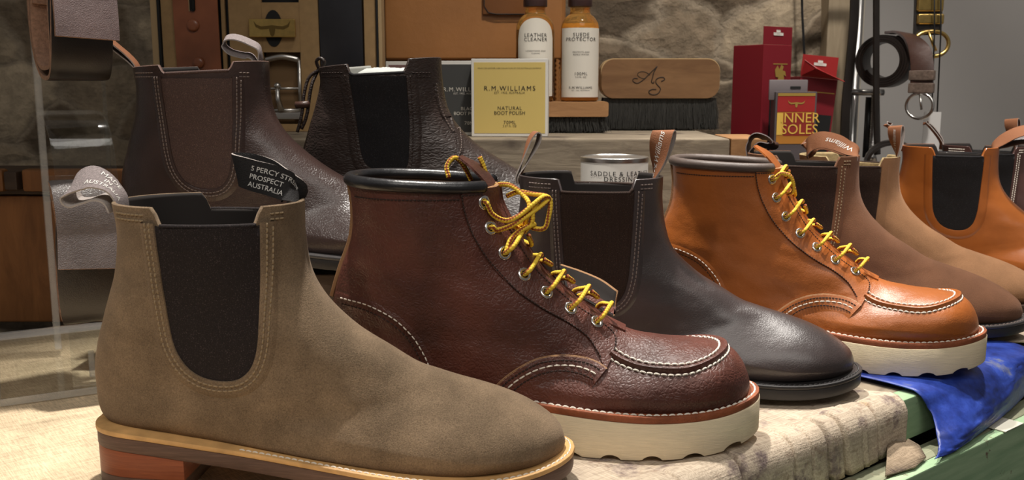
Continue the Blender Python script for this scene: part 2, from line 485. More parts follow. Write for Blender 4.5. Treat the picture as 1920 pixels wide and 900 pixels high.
# ------------------------------------------------------------------ boots: shape (mm, x = heel to toe, y = away, z = up)
# each key: back/bottom x z, front/top x z, half width, foot blend
CHELSEA = [(14.5,186,137,186,44,0),(16.5,166,137,164,43,0),(12.5,140,140.5,141,40,0),(4,115,151,122,38,0),(-4,90,171,103,37,0),(-7,66,193,89.5,36,.0),
 (0,40,211,79,36,.1),(36,34,226,74,36,.4),(90,31,240,70,37,.8),(150,25,254,66,42,1),(200,20,269,60.5,48,1),(237,18,282,54.5,48,1),(264,19,291,49,43,1),(285,20,299,43.5,33,1),(297,21,304.5,38,21,1),(304,22,307,32,10,1),(307,24,308,27,2,1)]
MOC = [(14,192,126,188,45,0),(16,170,130,168,44,0),(14,148,144,147,42,0),(5,124,160,125,40,0),(-2,98,181,106.5,39,0),(-4,72,203,92,38,.0),
 (4,44,220,83,37,.1),(40,40,233,79,37,.4),(90,36,245,77.5,38,.8),(145,32,257,76,43,1),(195,30,270,75,50,1),(235,30,283,73.5,51.5,1),(264,31,294,71,48.5,1),(285,32,302,67,41,1),(299,33,308,59.5,31,1),(308,35,312,50,18,1),(312,38,313.5,42,5,1)]

def sec_loop(s, m, box=2.6):
    xb, zb, xt, zt, w, fb = s
    a = np.linspace(0, np.pi, m // 2 + 1); t = (1 - np.cos(a)) / 2
    gs = np.clip(1 - np.abs(2 * t - 1) ** 2.3, 0, 1) ** (1 / 2.1)
    gf = np.clip(1 - t ** box, 0, 1) ** (1 / 1.9) * (.86 + .14 * np.minimum(1, t / .3) ** .6)
    fb = min(max(fb, 0), 1)
    g = gs * (1 - fb) + gf * fb
    x = xb + (xt - xb) * t; z = zb + (zt - zb) * t; y = w * g
    return np.vstack([np.stack([x, -y, z], 1), np.stack([x, y, z], 1)[::-1][1:]])

def sstep(a, b, x):
    t = np.clip((x - a) / (b - a), 0, 1); return t * t * (3 - 2 * t)

class Boot:
    """the upper of one boot plus tools that lay details on its surface"""
    def __init__(s, keys, dip=None, m=120, n=9, box=2.6, wr=1.0, seed=0):
        s.keys = keys
        S = cr(keys, n)
        L = np.array([sec_loop(q, m, box) for q in S])
        if dip:                                     # (x0, x1, depth): collar is lower over the elastic
            x0, x1, dz = dip
            X = L[..., 0]; Z = L[..., 2]
            win = sstep(x0 - 3, x0 + 1.5, X) * (1 - sstep(x1 - 1.5, x1 + 3, X))
            L[..., 2] = Z - dz * win * np.clip((Z - 150) / 36, 0, 1)
        from mathutils import noise
        if wr:
            for i in range(L.shape[0]):
                for j in range(L.shape[1]):
                    x, y, z = L[i, j]
                    k = max(0, min(1, (172 - z) / 40)) * max(0, min(1, (z - 36) / 25)) * max(0, min(1, (262 - x) / 50))
                    if k > 0 and abs(y) > 1:
                        d = noise.noise(Vector((x / 42 + seed, y / 60 + (5 if y > 0 else 0), z / 26 + x / 90))) + .5 * noise.noise(Vector((x / 20 + seed, 3, z / 13 + x / 40)))
                        L[i, j, 1] = y + (1 if y > 0 else -1) * d * wr * k * min(1, abs(y) / 12)
        s.L = L / 1000.0
        s.m = L.shape[1]; s.n = L.shape[0]
        V = s.L.reshape(-1, 3); Fc = []
        for i in range(s.n - 1):
            for j in range(s.m):
                j2 = (j + 1) % s.m
                Fc.append((i * s.m + j, i * s.m + j2, (i + 1) * s.m + j2, (i + 1) * s.m + j))
        b = len(V); V = np.vstack([V, s.L[-1].mean(0)[None]])
        for j in range(s.m): Fc.append(((s.n - 1) * s.m + j, (s.n - 1) * s.m + (j + 1) % s.m, b))
        s.V, s.Fc = V, Fc
        s.bvh = BVHTree.FromPolygons([Vector(p) for p in V], Fc)
    def build_upper(s, root, mt, lining, rim):
        s.root = root
        s.upper = mesh('upper', s.V, s.Fc, mt, root, merge=2e-5)
        # rim and inside: the collar ring turned inwards and down to the insole
        T = 0.0026
        rows = [s.L[0]]
        def inset(r, d, dz=0):
            c = r.mean(0); q = r.copy(); v = q - c; v[:, 2] = 0
            ln = np.linalg.norm(v, axis=1)[:, None] + 1e-9
            q = q - v / ln * d; q[:, 2] += dz; return q
        rows.append(inset(s.L[0], T * .3, .0007)); rows.append(inset(s.L[0], T, .0005)); 
        nrim = len(rows) - 1
        for k in range(1, 38, 3): rows.append(inset(s.L[k], T))
        V = np.array(rows).reshape(-1, 3); m = s.m; Fc = []; mi = []
        for i in range(len(rows) - 1):
            for j in range(m):
                Fc.append((i * m + j, i * m + (j + 1) % m, (i + 1) * m + (j + 1) % m, (i + 1) * m + j)); mi.append(0 if i < nrim else 1)
        c = len(V); V = np.vstack([V, rows[-1].mean(0)[None]])
        for j in range(m): Fc.append(((len(rows) - 1) * m + j, (len(rows) - 1) * m + (j + 1) % m, c)); mi.append(1)
        mesh('lining', V, Fc, [rim, lining], root, mi=mi, merge=2e-5)
    def side(s, x, z, sgn=-1):
        """surface point and normal on the near (-y) side at x, z in mm"""
        h = s.bvh.ray_cast(Vector((x / 1000, sgn * .2, z / 1000)), Vector((0, -sgn, 0)))
        if h[0] is None:
            h = s.bvh.find_nearest(Vector((x / 1000, sgn * .02, z / 1000)))
        p, n = h[0], h[1]
        if n.y * sgn < 0: n = -n
        return np.array(p), np.array(n)
    def top(s, x, y):
        h = s.bvh.ray_cast(Vector((x / 1000, y / 1000, .4)), Vector((0, 0, -1)))
        if h[0] is None: h = s.bvh.find_nearest(Vector((x / 1000, y / 1000, .06)))
        p, n = h[0], h[1]
        if n.z < 0: n = -n
        return np.array(p), np.array(n)
    def near(s, p):
        h = s.bvh.find_nearest(Vector(p)); n = h[1]
        c = Vector((h[0].x, 0, .06))
        return np.array(h[0]), np.array(n)
    def lay(s, pts, step=2.0, how='side', sgn=-1):
        """2-D polyline (mm) -> surface points + normals"""
        P2 = resample(pts, step)
        q = [(s.side(a, b, sgn) if how == 'side' else s.top(a, b)) for a, b in P2]
        P = np.array([a for a, _ in q]); N = np.array([b for _, b in q])
        if len(N) > 4:                                  # soften the facets
            for _ in range(2):
                N[1:-1] = (N[:-2] + 2 * N[1:-1] + N[2:]) / 4
            N /= np.linalg.norm(N, axis=1)[:, None]
        return P, N
    def panel(s, name, rows, mt, off=.0006, thick=.0008, parent=None, ncol=24):
        """rows = [(z, x0, x1)...] bottom to top, laid on the near side as a sheet with its own edge"""
        rows = np.asarray(rows, float); V = []
        nr = len(rows)
        for z, x0, x1 in rows:
            for k in range(ncol):
                p, n = s.side(x0 + (x1 - x0) * k / (ncol - 1), z)
                V.append(p + n * off)
        Fc = [(i * ncol + k, i * ncol + k + 1, (i + 1) * ncol + k + 1, (i + 1) * ncol + k) for i in range(nr - 1) for k in range(ncol - 1)]
        o = mesh(name, V, Fc, mt, parent or s.root)
        return o
    def band(s, name, pts, mt, prof, how='side', parent=None, step=2.0, sgn=-1, smoothpts=0):
        """raised edge strip following a surface line; prof = [(offset across, height)...] in mm, + is to the left of travel seen from outside"""
        P, N = s.lay(pts, step, how, sgn)
        T = np.gradient(P, axis=0); T /= np.linalg.norm(T, axis=1)[:, None] + 1e-12
        B = np.cross(N, T)
        V = []; k = len(prof)
        for i in range(len(P)):
            for a, h in prof:
                q = P[i] + B[i] * a / 1000
                hit = s.bvh.find_nearest(Vector(q))
                nn = N[i]
                V.append(np.array(hit[0]) + nn * h / 1000)
        Fc = [(i * k + j, i * k + j + 1, (i + 1) * k + j + 1, (i + 1) * k + j) for i in range(len(P) - 1) for j in range(k - 1)]
        return mesh(name, V, Fc, mt, parent or s.root, sharp=50)
    def stitches(s, name, lines, mt, how='side', pitch=3.2, frac=.68, r=.00042, lift=.0004, parent=None, sgn=-1):
        """dashes of thread; lines = [(pts, lift mm, offset)]"""
        parts = []
        for pts, lf in lines:
            P, N = s.lay(pts, .8, how, sgn)
            P = P + N * (lf / 1000 + lift)
            d = np.r_[0, np.cumsum(np.linalg.norm(np.diff(P, axis=0), axis=1))]
            t = 0.0
            while t + pitch * frac / 1000 < d[-1]:
                ts = np.linspace(t, t + pitch * frac / 1000, 4)
                Q = np.stack([np.interp(ts, d, P[:, k]) for k in range(3)], 1)
                Nn = np.stack([np.interp(ts, d, N[:, k]) for k in range(3)], 1)
                Q[[0, -1]] -= Nn[[0, -1]] * r * 1.2
                parts.append(mini_tube(Q, Nn, r))
                t += pitch / 1000
        return joinmesh(name, parts, mt, parent or s.root)

def mini_tube(Q, N, r, seg=6):
    T = np.gradient(Q, axis=0); T /= np.linalg.norm(T, axis=1)[:, None] + 1e-12
    V = []; n = len(Q)
    for i in range(n):
        B = np.cross(N[i], T[i]); B /= np.linalg.norm(B) + 1e-12
        nn = np.cross(T[i], B)
        for k in range(seg):
            a = 2 * math.pi * k / seg
            V.append(Q[i] + r * (math.cos(a) * B + math.sin(a) * nn))
    Fc = [(i * seg + k, i * seg + (k + 1) % seg, (i + 1) * seg + (k + 1) % seg, (i + 1) * seg + k) for i in range(n - 1) for k in range(seg)]
    Fc += [tuple(range(seg))[::-1], tuple(range((n - 1) * seg, n * seg))]
    return V, Fc

OUT = [(-6,0),(-5.2,9),(-3,16),(2,24),(10,30),(22,34),(40,36),(70,37),(100,38),(140,43),(185,51),(215,53),(240,50.5),(258,46),(272,39),(283,30),(290,21),(294.5,11),(296,0)]
def outline(L, n=6, grow=0.0, x0=-6):
    o = cr(OUT, n); o[:, 1] = np.clip(o[:, 1], 0, None)
    o[:, 0] = x0 + (o[:, 0] + 6) * (L - x0) / 302.0
    if grow:
        T = np.gradient(o, axis=0); T /= np.linalg.norm(T, axis=1)[:, None]
        o = o + np.stack([-T[:, 1], T[:, 0]], 1) * grow
        o[0, 1] = o[-1, 1] = 0
    return o

def slab(name, ol, ztop, zbot, mt, root, bev=.8, xr=None, bulge=0):
    """solid sole layer on outline ol (mm) between two heights given as functions of x"""
    o = ol
    if xr is not None:
        keep = (o[:, 0] >= xr[0]) & (o[:, 0] <= xr[1]); o = o[keep]
    T = np.gradient(o, axis=0); T /= np.linalg.norm(T, axis=1)[:, None] + 1e-9
    N = np.stack([-T[:, 1], T[:, 0]], 1)
    lv = [(-bev, 0, 0), (-bev * .3, -bev * .3, 0), (0, -bev, 0), (bulge, None, .5), (0, bev, 1), (-bev * .3, bev * .3, 1), (-bev, 0, 1)]
    rows = []
    for ins, dz, w in lv:
        q = o + N * ins; q[:, 1] = np.clip(q[:, 1], 0, None)
        zt = np.array([ztop(x) for x in q[:, 0]]); zb = np.array([zbot(x) for x in q[:, 0]])
        z = (zt + zb) / 2 if dz is None else (zt + dz if w == 0 else zb + dz)
        rows.append(np.stack([q[:, 0], q[:, 1], z], 1))
    V = []; Fc = []; n = len(o)
    for sg in (-1, 1):
        for r in rows:
            V += [(p[0], sg * p[1], p[2]) for p in r]
    K = len(rows); off = K * n
    for g in range(2):
        b = g * off
        for i in range(K - 1):
            for j in range(n - 1):
                Fc.append((b + i * n + j, b + i * n + j + 1, b + (i + 1) * n + j + 1, b + (i + 1) * n + j))
    for j in range(n - 1):
        Fc.append((j, j + 1, off + j + 1, off + j))
        a = (K - 1) * n
        Fc.append((a + j, a + j + 1, off + a + j + 1, off + a + j))
    if xr is not None:                                   # flat cut faces
        for e in (0, n - 1):
            for i in range(K - 1):
                Fc.append((i * n + e, (i + 1) * n + e, off + (i + 1) * n + e, off + i * n + e))
    V = np.array(V) / 1000
    return mesh(name, V, Fc, mt, root, merge=1e-6, sharp=40)

def fz(pts):
    xs = [p[0] for p in pts]; zs = [p[1] for p in pts]
    P = cr(pts, 8)
    return lambda x: float(np.interp(x, P[:, 0], P[:, 1]))

def welt_stitch(name, ol, ztop, inset, mt, root, xr, pitch=4.2, r=.6, sides=(-1, 1)):
    T = np.gradient(ol, axis=0); T /= np.linalg.norm(T, axis=1)[:, None] + 1e-9
    q = ol + np.stack([-T[:, 1], T[:, 0]], 1) * -inset
    q = q[(q[:, 0] > xr[0]) & (q[:, 0] < xr[1]) & (q[:, 1] > 0)]
    path = np.array([(p[0], -p[1]) for p in q] + [(p[0], p[1]) for p in q[::-1]])
    path = resample(path, .8)
    P = np.array([(p[0], p[1], ztop(p[0]) + .3) for p in path]) / 1000
    d = np.r_[0, np.cumsum(np.linalg.norm(np.diff(P, axis=0), axis=1))]
    parts = []; t = 0
    while t + pitch * .75 / 1000 < d[-1]:
        ts = np.linspace(t, t + pitch * .75 / 1000, 4)
        Q = np.stack([np.interp(ts, d, P[:, k]) for k in range(3)], 1)
        Q[[0, -1], 2] -= r / 1000
        parts.append(mini_tube(Q, np.tile([0, 0, 1.0], (4, 1)), r / 1000)); t += pitch / 1000
    return joinmesh(name, parts, mt, root)

def tab(root, base, pts, wds, width, mats, text=None, thick=1.1, tmat=None, name='pull_tab'):
    """webbing loop: centre line pts (mm from base) and width directions, splined"""
    P = (np.asarray(base, float) + cr(np.asarray(pts, float), 8)) / 1000
    Wd = cr(np.asarray(wds, float), 8)
    o = ribbon(name, P, Wd, width / 1000, thick / 1000, mats, root)
    if text:
        lines, side, u0 = text
        T = np.gradient(P, axis=0); T /= np.linalg.norm(T, axis=1)[:, None]
        W2 = Wd - T * (Wd * T).sum(1)[:, None]; W2 /= np.linalg.norm(W2, axis=1)[:, None]
        N = np.cross(T, W2)
        d = np.r_[0, np.cumsum(np.linalg.norm(np.diff(P, axis=0), axis=1))]
        dirn = 1 if lines[0][4].get('dirn', 1) > 0 else -1
        swap = lines[0][4].get('swap', False)
        flip = lines[0][4].get('flip', 1)
        def fn(x, y):
            if swap: x, y = y, -x
            s_ = min(max(u0 / 1000 + dirn * x, 0), d[-1])
            I = lambda A: np.array([np.interp(s_, d, A[:, k]) for k in range(3)])
            return Vector(I(P) + I(W2) * y * flip + I(N) * side * (thick * .62 + .25) / 1000)
        ll = []
        for b, x, y, sz, kw in lines:
            kw = {k: v for k, v in kw.items() if k not in ('dirn', 'swap', 'flip')}
            ll.append((b, x / 1000, y / 1000, sz / 1000, kw))
        lettering('tab_lettering', ll, fn, tmat, o)
    return o

def std_tab(top, wtop, opn):
    """upright loop: returns pts, width directions"""
    t = np.array(top, float); w = np.array(wtop, float); w /= np.linalg.norm(w)
    o = np.cross(w, t); o /= np.linalg.norm(o); y = np.array([0, 1.0, 0])
    if o[0] < 0: o = -o
    ob = np.array([1.0, 0, 0])
    mixw = lambda a: (1 - a) * y * (1 if w[1] >= 0 else -1) + a * w
    pts = [ob * -.9 + (0, 0, -6), ob * -1.2, t * .35 - o * opn * .55, t * .75 - o * opn * .9, t * .95 - o * opn * .6, t * 1.0, t * .95 + o * opn * .6, t * .75 + o * opn * .9, t * .35 + o * opn * .55, ob * 1.2, ob * .9 + (0, 0, -6)]
    wds = [mixw(0), mixw(.05), mixw(.5), mixw(.9), mixw(1), mixw(1), mixw(1), mixw(.9), mixw(.5), mixw(.05), mixw(0)]
    return pts, wds

def _near3(s, p):
    h = s.bvh.find_nearest(Vector(p)); n = h[1]; q = h[0]
    ax = Vector((min(max(q.x, .03), .25), 0, min(max(q.z, .05), .17)))
    if n.dot(q - ax) < 0: n = -n
    return np.array(q), np.array(n)

def lay3(s, pts, step=2.0):
    P3 = resample(np.asarray(pts, float), step)
    q = [_near3(s, p / 1000) for p in P3]
    P = np.array([a for a, _ in q]); N = np.array([b for _, b in q])
    for _ in range(3):
        N[1:-1] = (N[:-2] + 2 * N[1:-1] + N[2:]) / 4
    return P, N / np.linalg.norm(N, axis=1)[:, None]

def _lay(s, pts, step=2.0, how='side', sgn=-1, _o=Boot.lay):
    return lay3(s, pts, step) if how == 'near' else _o(s, pts, step, how, sgn)
Boot.lay = _lay

def off2(pts, d):
    """offset a 2-D polyline sideways (left of travel)"""
    P = np.asarray(pts, float); T = np.gradient(P, axis=0); T /= np.linalg.norm(T, axis=1)[:, None] + 1e-9
    return P + np.stack([-T[:, 1], T[:, 0]], 1) * d

def sheet_between(s, name, A, B, mt, parent, n=8, lift=1.6, step=3.0):
    """raised leather piece between two 3-D edge curves that lie on the boot, with a skirt all round"""
    m = max(len(A), 2)
    A = np.asarray(A, float); B = np.asarray(B, float)
    def rs(P, k):
        d = np.r_[0, np.cumsum(np.linalg.norm(np.diff(P, axis=0), axis=1))]; t = np.linspace(0, d[-1], k)
        return np.stack([np.interp(t, d, P[:, i]) for i in range(3)], 1)
    k = int(np.linalg.norm(np.diff(A, axis=0), axis=1).sum() / step) + 2
    A, B = rs(A, k), rs(B, k); G = []
    for j in range(n):
        w = j / (n - 1)
        G.append([_near3(s, p / 1000) for p in A * (1 - w) + B * w])
    def row(l, i0=0):
        return None
    ext = []
    for j in [0] + list(range(n)) + [n - 1]:
        ext.append(j)
    ei = [0] + list(range(k)) + [k - 1]
    V = []
    for a, j in enumerate(ext):
        for b, i in enumerate(ei):
            p, nn = G[j][i]
            edge = a in (0, len(ext) - 1) or b in (0, len(ei) - 1)
            V.append(p + nn * ((-.3 if edge else lift) / 1000))
    W = len(ei)
    Fc = [(a * W + b, a * W + b + 1, (a + 1) * W + b + 1, (a + 1) * W + b) for a in range(len(ext) - 1) for b in range(W - 1)]
    return mesh(name, V, Fc, mt, parent, sharp=45)

def eyelet(s, root, x, z, mt, dark, lift=1.7, r=5.2, sgn=-1):
    p, n = s.side(x, z, sgn)
    n = Vector(n); u = n.orthogonal().normalized(); v = n.cross(u)
    c = Vector(p) + n * lift / 1000
    V = []; Fc = []; S = 20; K = 8
    for i in range(S):
        a = 2 * math.pi * i / S; d = u * math.cos(a) + v * math.sin(a)
        for k in range(K):
            b = 2 * math.pi * k / K
            V.append(c + d * (r - 1.3 + 1.5 * math.cos(b)) / 1000 + n * (.9 * math.sin(b)) / 1000)
    for i in range(S):
        for k in range(K):
            Fc.append((i * K + k, i * K + (k + 1) % K, ((i + 1) % S) * K + (k + 1) % K, ((i + 1) % S) * K + k))
    e = mesh('eyelet', V, Fc, mt, root)
    V = [c + (u * math.cos(2 * math.pi * i / S) + v * math.sin(2 * math.pi * i / S)) * (r - 2.2) / 1000 + n * .0001 for i in range(S)]
    mesh('eyelet_hole', V, [tuple(range(S))], dark, e)
    return np.array(c) * 1000, np.array(n)

# ------------------------------------------------------------------ materials in use
M_suede = suede('olive_suede', (.195, .137, .086), .30)
M_brown_moc = leather('oxblood_brown_leather', (.105, .032, .021), .46, 340, .4, .55, 16, .06, .32)
M_tan_moc = leather('orange_tan_leather', (.37, .105, .019), .40, 420, .12, .2, 16, .12, .22)
M_dark = leather('dark_chestnut_leather', (.044, .031, .030), .40, 520, .16, .25, 20, .7, .14)
M_dark9 = leather('chocolate_leather', (.046, .026, .022), .32, 420, .2, .25, 20, .25, .16)
M_pebble = leather('pebbled_dark_leather', (.036, .023, .019), .46, 230, .5, .25, 20, .0, .2, (.7, .7, 1.6))
M_nub5 = suede('brown_nubuck', (.150, .070, .038), .18, .35)
M_nub6 = suede('light_brown_nubuck', (.27, .14, .07), .15, .35)
M_tan7 = leather('glossy_orange_tan_leather', (.34, .10, .02), .25, 600, .05, .2, 14, .35, .08)
M_plum = leather('plum_brown_leather', (.075, .035, .030), .33, 500, .1, .2, 20, .2, .12)
M_el1 = elastic('charcoal_elastic', (.018, .013, .013), 2.2)
M_el3 = elastic('dark_brown_elastic', (.030, .016, .011), 1.5)
M_el9 = elastic('brown_elastic', (.082, .050, .042), 1.3)
M_elk = elastic('black_elastic', (.012, .011, .012), 1.5)
M_lin_dark = mat('dark_lining', (.02, .015, .013), .8)
M_lin_moc = mat('tan_lining', (.16, .09, .05), .8)
M_edge_tan = mat('raw_leather_edge', (.35, .19, .09), .8, bump=.4, bscale=900)
M_thread_tan = mat('tan_thread', (.30, .22, .13), .8)
M_thread_dk = mat('dark_thread', (.03, .016, .012), .7)
M_thread_gy = mat('grey_brown_thread', (.20, .155, .135), .8)
M_thread_wh = mat('white_thread', (.80, .74, .64), .8)
M_welt_nat = mat('natural_leather_welt', (.62, .36, .14), .5, var=.3, vscale=60, bump=.2, bscale=500)
M_welt_red = mat('rust_leather_welt', (.27, .075, .028), .6, var=.35, vscale=80, bump=.4, bscale=600)
M_crepe = mat('cream_wedge_rubber', (.80, .67, .46), .8, var=.08, vscale=200, bump=.35, bscale=500, stretch=(.3, .3, 4))
M_heel_br = wood('brown_heel_leather', (.075, .038, .026), (.15, .085, .06), .55, (2, 2, 40), 20, .15)
M_heel_rd = wood('red_heel_leather', (.21, .048, .018), (.32, .085, .03), .45, (2, 2, 40), 20, .15)
M_sole_bk = mat('black_rubber_sole', (.022, .020, .020), .45, var=.2, vscale=60, bump=.1, bscale=400)
M_sole_br = mat('dark_brown_sole', (.05, .028, .02), .5, var=.2, vscale=60)
M_welt_gy = mat('worn_black_welt', (.06, .055, .055), .35)
M_steel = mat('nickel', (.75, .73, .70), .22, 1.0)
M_brass = mat('brass', (.72, .50, .17), .28, 1.0, var=.15, vscale=120)
M_black = mat('matt_black', (.008, .008, .008), .7)
M_lace = lace_mat('yellow_brown_lace')
M_collar_bk = leather('black_padded_leather', (.014, .014, .016), .35, 600, .1, .2, 20, .2, .3)
M_collar_tp = leather('taupe_padded_leather', (.085, .062, .052), .5, 600, .1, .2, 20, .0, .2)
M_tab_tan = mat('tan_webbing', (.27, .105, .045), .8, bump=.5, bscale=1500)
M_tab_pale = mat('pale_webbing', (.42, .37, .34), .85, bump=.5, bscale=1500)
M_tab_gy = mat('grey_webbing', (.24, .20, .195), .85, var=.35, vscale=900, bump=.6, bscale=1400)
M_tab_bk = mat('black_webbing', (.016, .014, .014), .8, bump=.6, bscale=1400)
M_tab_br = leather('dark_brown_tab_leather', (.06, .028, .02), .4, 500, .1)
M_white = mat('white_print', (.78, .75, .70), .7)
M_ink = mat('black_print', (.02, .018, .018), .7)
M_suede_light = mat('pale_suede_lining', (.38, .28, .14), .9, var=.3, vscale=200, bump=.5, bscale=900)

# ------------------------------------------------------------------ boot builders
U_STD = [(56.5, 177), (57.5, 148), (59.5, 115), (62, 98), (69, 85), (79, 77.8), (92, 75.3), (104, 77.5), (112, 86), (115.8, 100), (117, 115), (118.5, 149), (119.5, 177)]
U_SQ = [(57, 168), (60, 145), (63, 120), (65.5, 96), (70, 84), (80, 78.5), (95, 77.5), (106, 78), (111, 84), (112.5, 98), (113, 120), (112, 145), (111, 168)]

def chelsea(label, loc, rz, scale, mu, me, soles, stitch, group=None, keys=None, U=U_STD, dip=(58, 118, 11.5), lining=None, rim=None, double=True, fine=True, zdip=0):
    t = thing('chelsea_boot', label, 'boot', loc, rz, 'chelsea boots on display', scale)
    b = Boot(keys or CHELSEA, dip=dip, wr=1.0, seed=loc[0] * 30)
    b.build_upper(t, mu, lining or M_lin_dark, rim or mu)
    ztop = max(p[1] for p in U)
    u = resample(cr(U, 6), 1.5)
    nL = int(np.argmin(u[:, 1])); lft, rgt = u[:nL + 1], u[nL:]
    rows = []
    for z in np.r_[u[:, 1].min() + .4, np.linspace(u[:, 1].min() + 1.5, ztop - 1.5, 26)]:
        rows.append((z, np.interp(z, lft[::-1, 1], lft[::-1, 0]), np.interp(z, rgt[:, 1], rgt[:, 0])))
    e = b.panel('elastic_gore', rows, me, off=.0007)
    # rolled top edge of the elastic, near and far side
    ring = b.L[0] * 1000
    for sg, nm in ((-1, 'gore_top_edge'), (1, 'gore_top_edge')):
        q = ring[(ring[:, 1] * sg > 0) & (ring[:, 0] > U[0][0] + 1) & (ring[:, 0] < U[-1][0] - 1)]
        q = q[np.argsort(q[:, 0])]
        if len(q) > 3:
            tube(nm, (resample(q, 2.5) + np.array([0, -sg * 1.0, .3])) / 1000, .0016, me, t, seg=8)
    b.band('gore_edging', u, mu, [(.8, .2), (.4, 1.7), (-.8, 2.1), (-4.2, 1.65), (-7.2, 1.8), (-8.6, 1.3), (-11, -.1)])
    lines = []
    for d in ((-2.6, -5.6) if double else (-2.6,)):
        lines.append((off2(u, d), 1.75 if d > -4 else 1.6))
    zt = keys[0][1] if keys else 186
    for d in (4.5, 8.0):
        lines.append(([(26, zt - d), (U[0][0] - 5 + 0, zt - d)], .1))
        lines.append(([(U[-1][0] + 5, zt - d), (132, zt - d)], .1))
    if fine: b.stitches('stitching', lines, stitch, r=.0006, pitch=3.5)
    return t, b

def welted_sole(t, L, kind, mats, stitch=None):
    ol = outline(L)
    zt = fz([(-12, 40), (30, 38.5), (70, 34), (110, 29), (160, 23.5), (210, 19.5), (250, 18), (285, 20), (L + 4, 24.5)])
    if kind == 'stacked':
        w, mid, red, base = mats
        slab('welt', outline(L, grow=.4), zt, lambda x: zt(x) - 3.5, w, t, .9)
        slab('outsole', outline(L, grow=-.4), lambda x: zt(x) - 3.5, lambda x: zt(x) - 13.0, mid, t, .6)
        h = slab('heel', outline(L, grow=-.8), lambda x: min(zt(x) - 13.0, 27), lambda x: 8.5, red, t, .4, xr=(-20, 66))
        slab('heel_top_piece', outline(L, grow=-1.0), lambda x: 8.5, lambda x: 0.0, base, h, .8, xr=(-20, 66))
    else:
        w, mid, base = mats
        slab('welt', outline(L, grow=.8), zt, lambda x: zt(x) - 3.2, w, t, .9)
        slab('outsole', ol, lambda x: zt(x) - 3.2, lambda x: zt(x) - 12.5, mid, t, .8)
        slab('heel', outline(L, grow=-.8), lambda x: zt(x) - 12.5, lambda x: 0.0, base, t, .8, xr=(-20, 68))
    if stitch:
        welt_stitch('welt_stitching', ol, zt, 2.4, stitch, t, (96, L), pitch=4.4, r=.55)

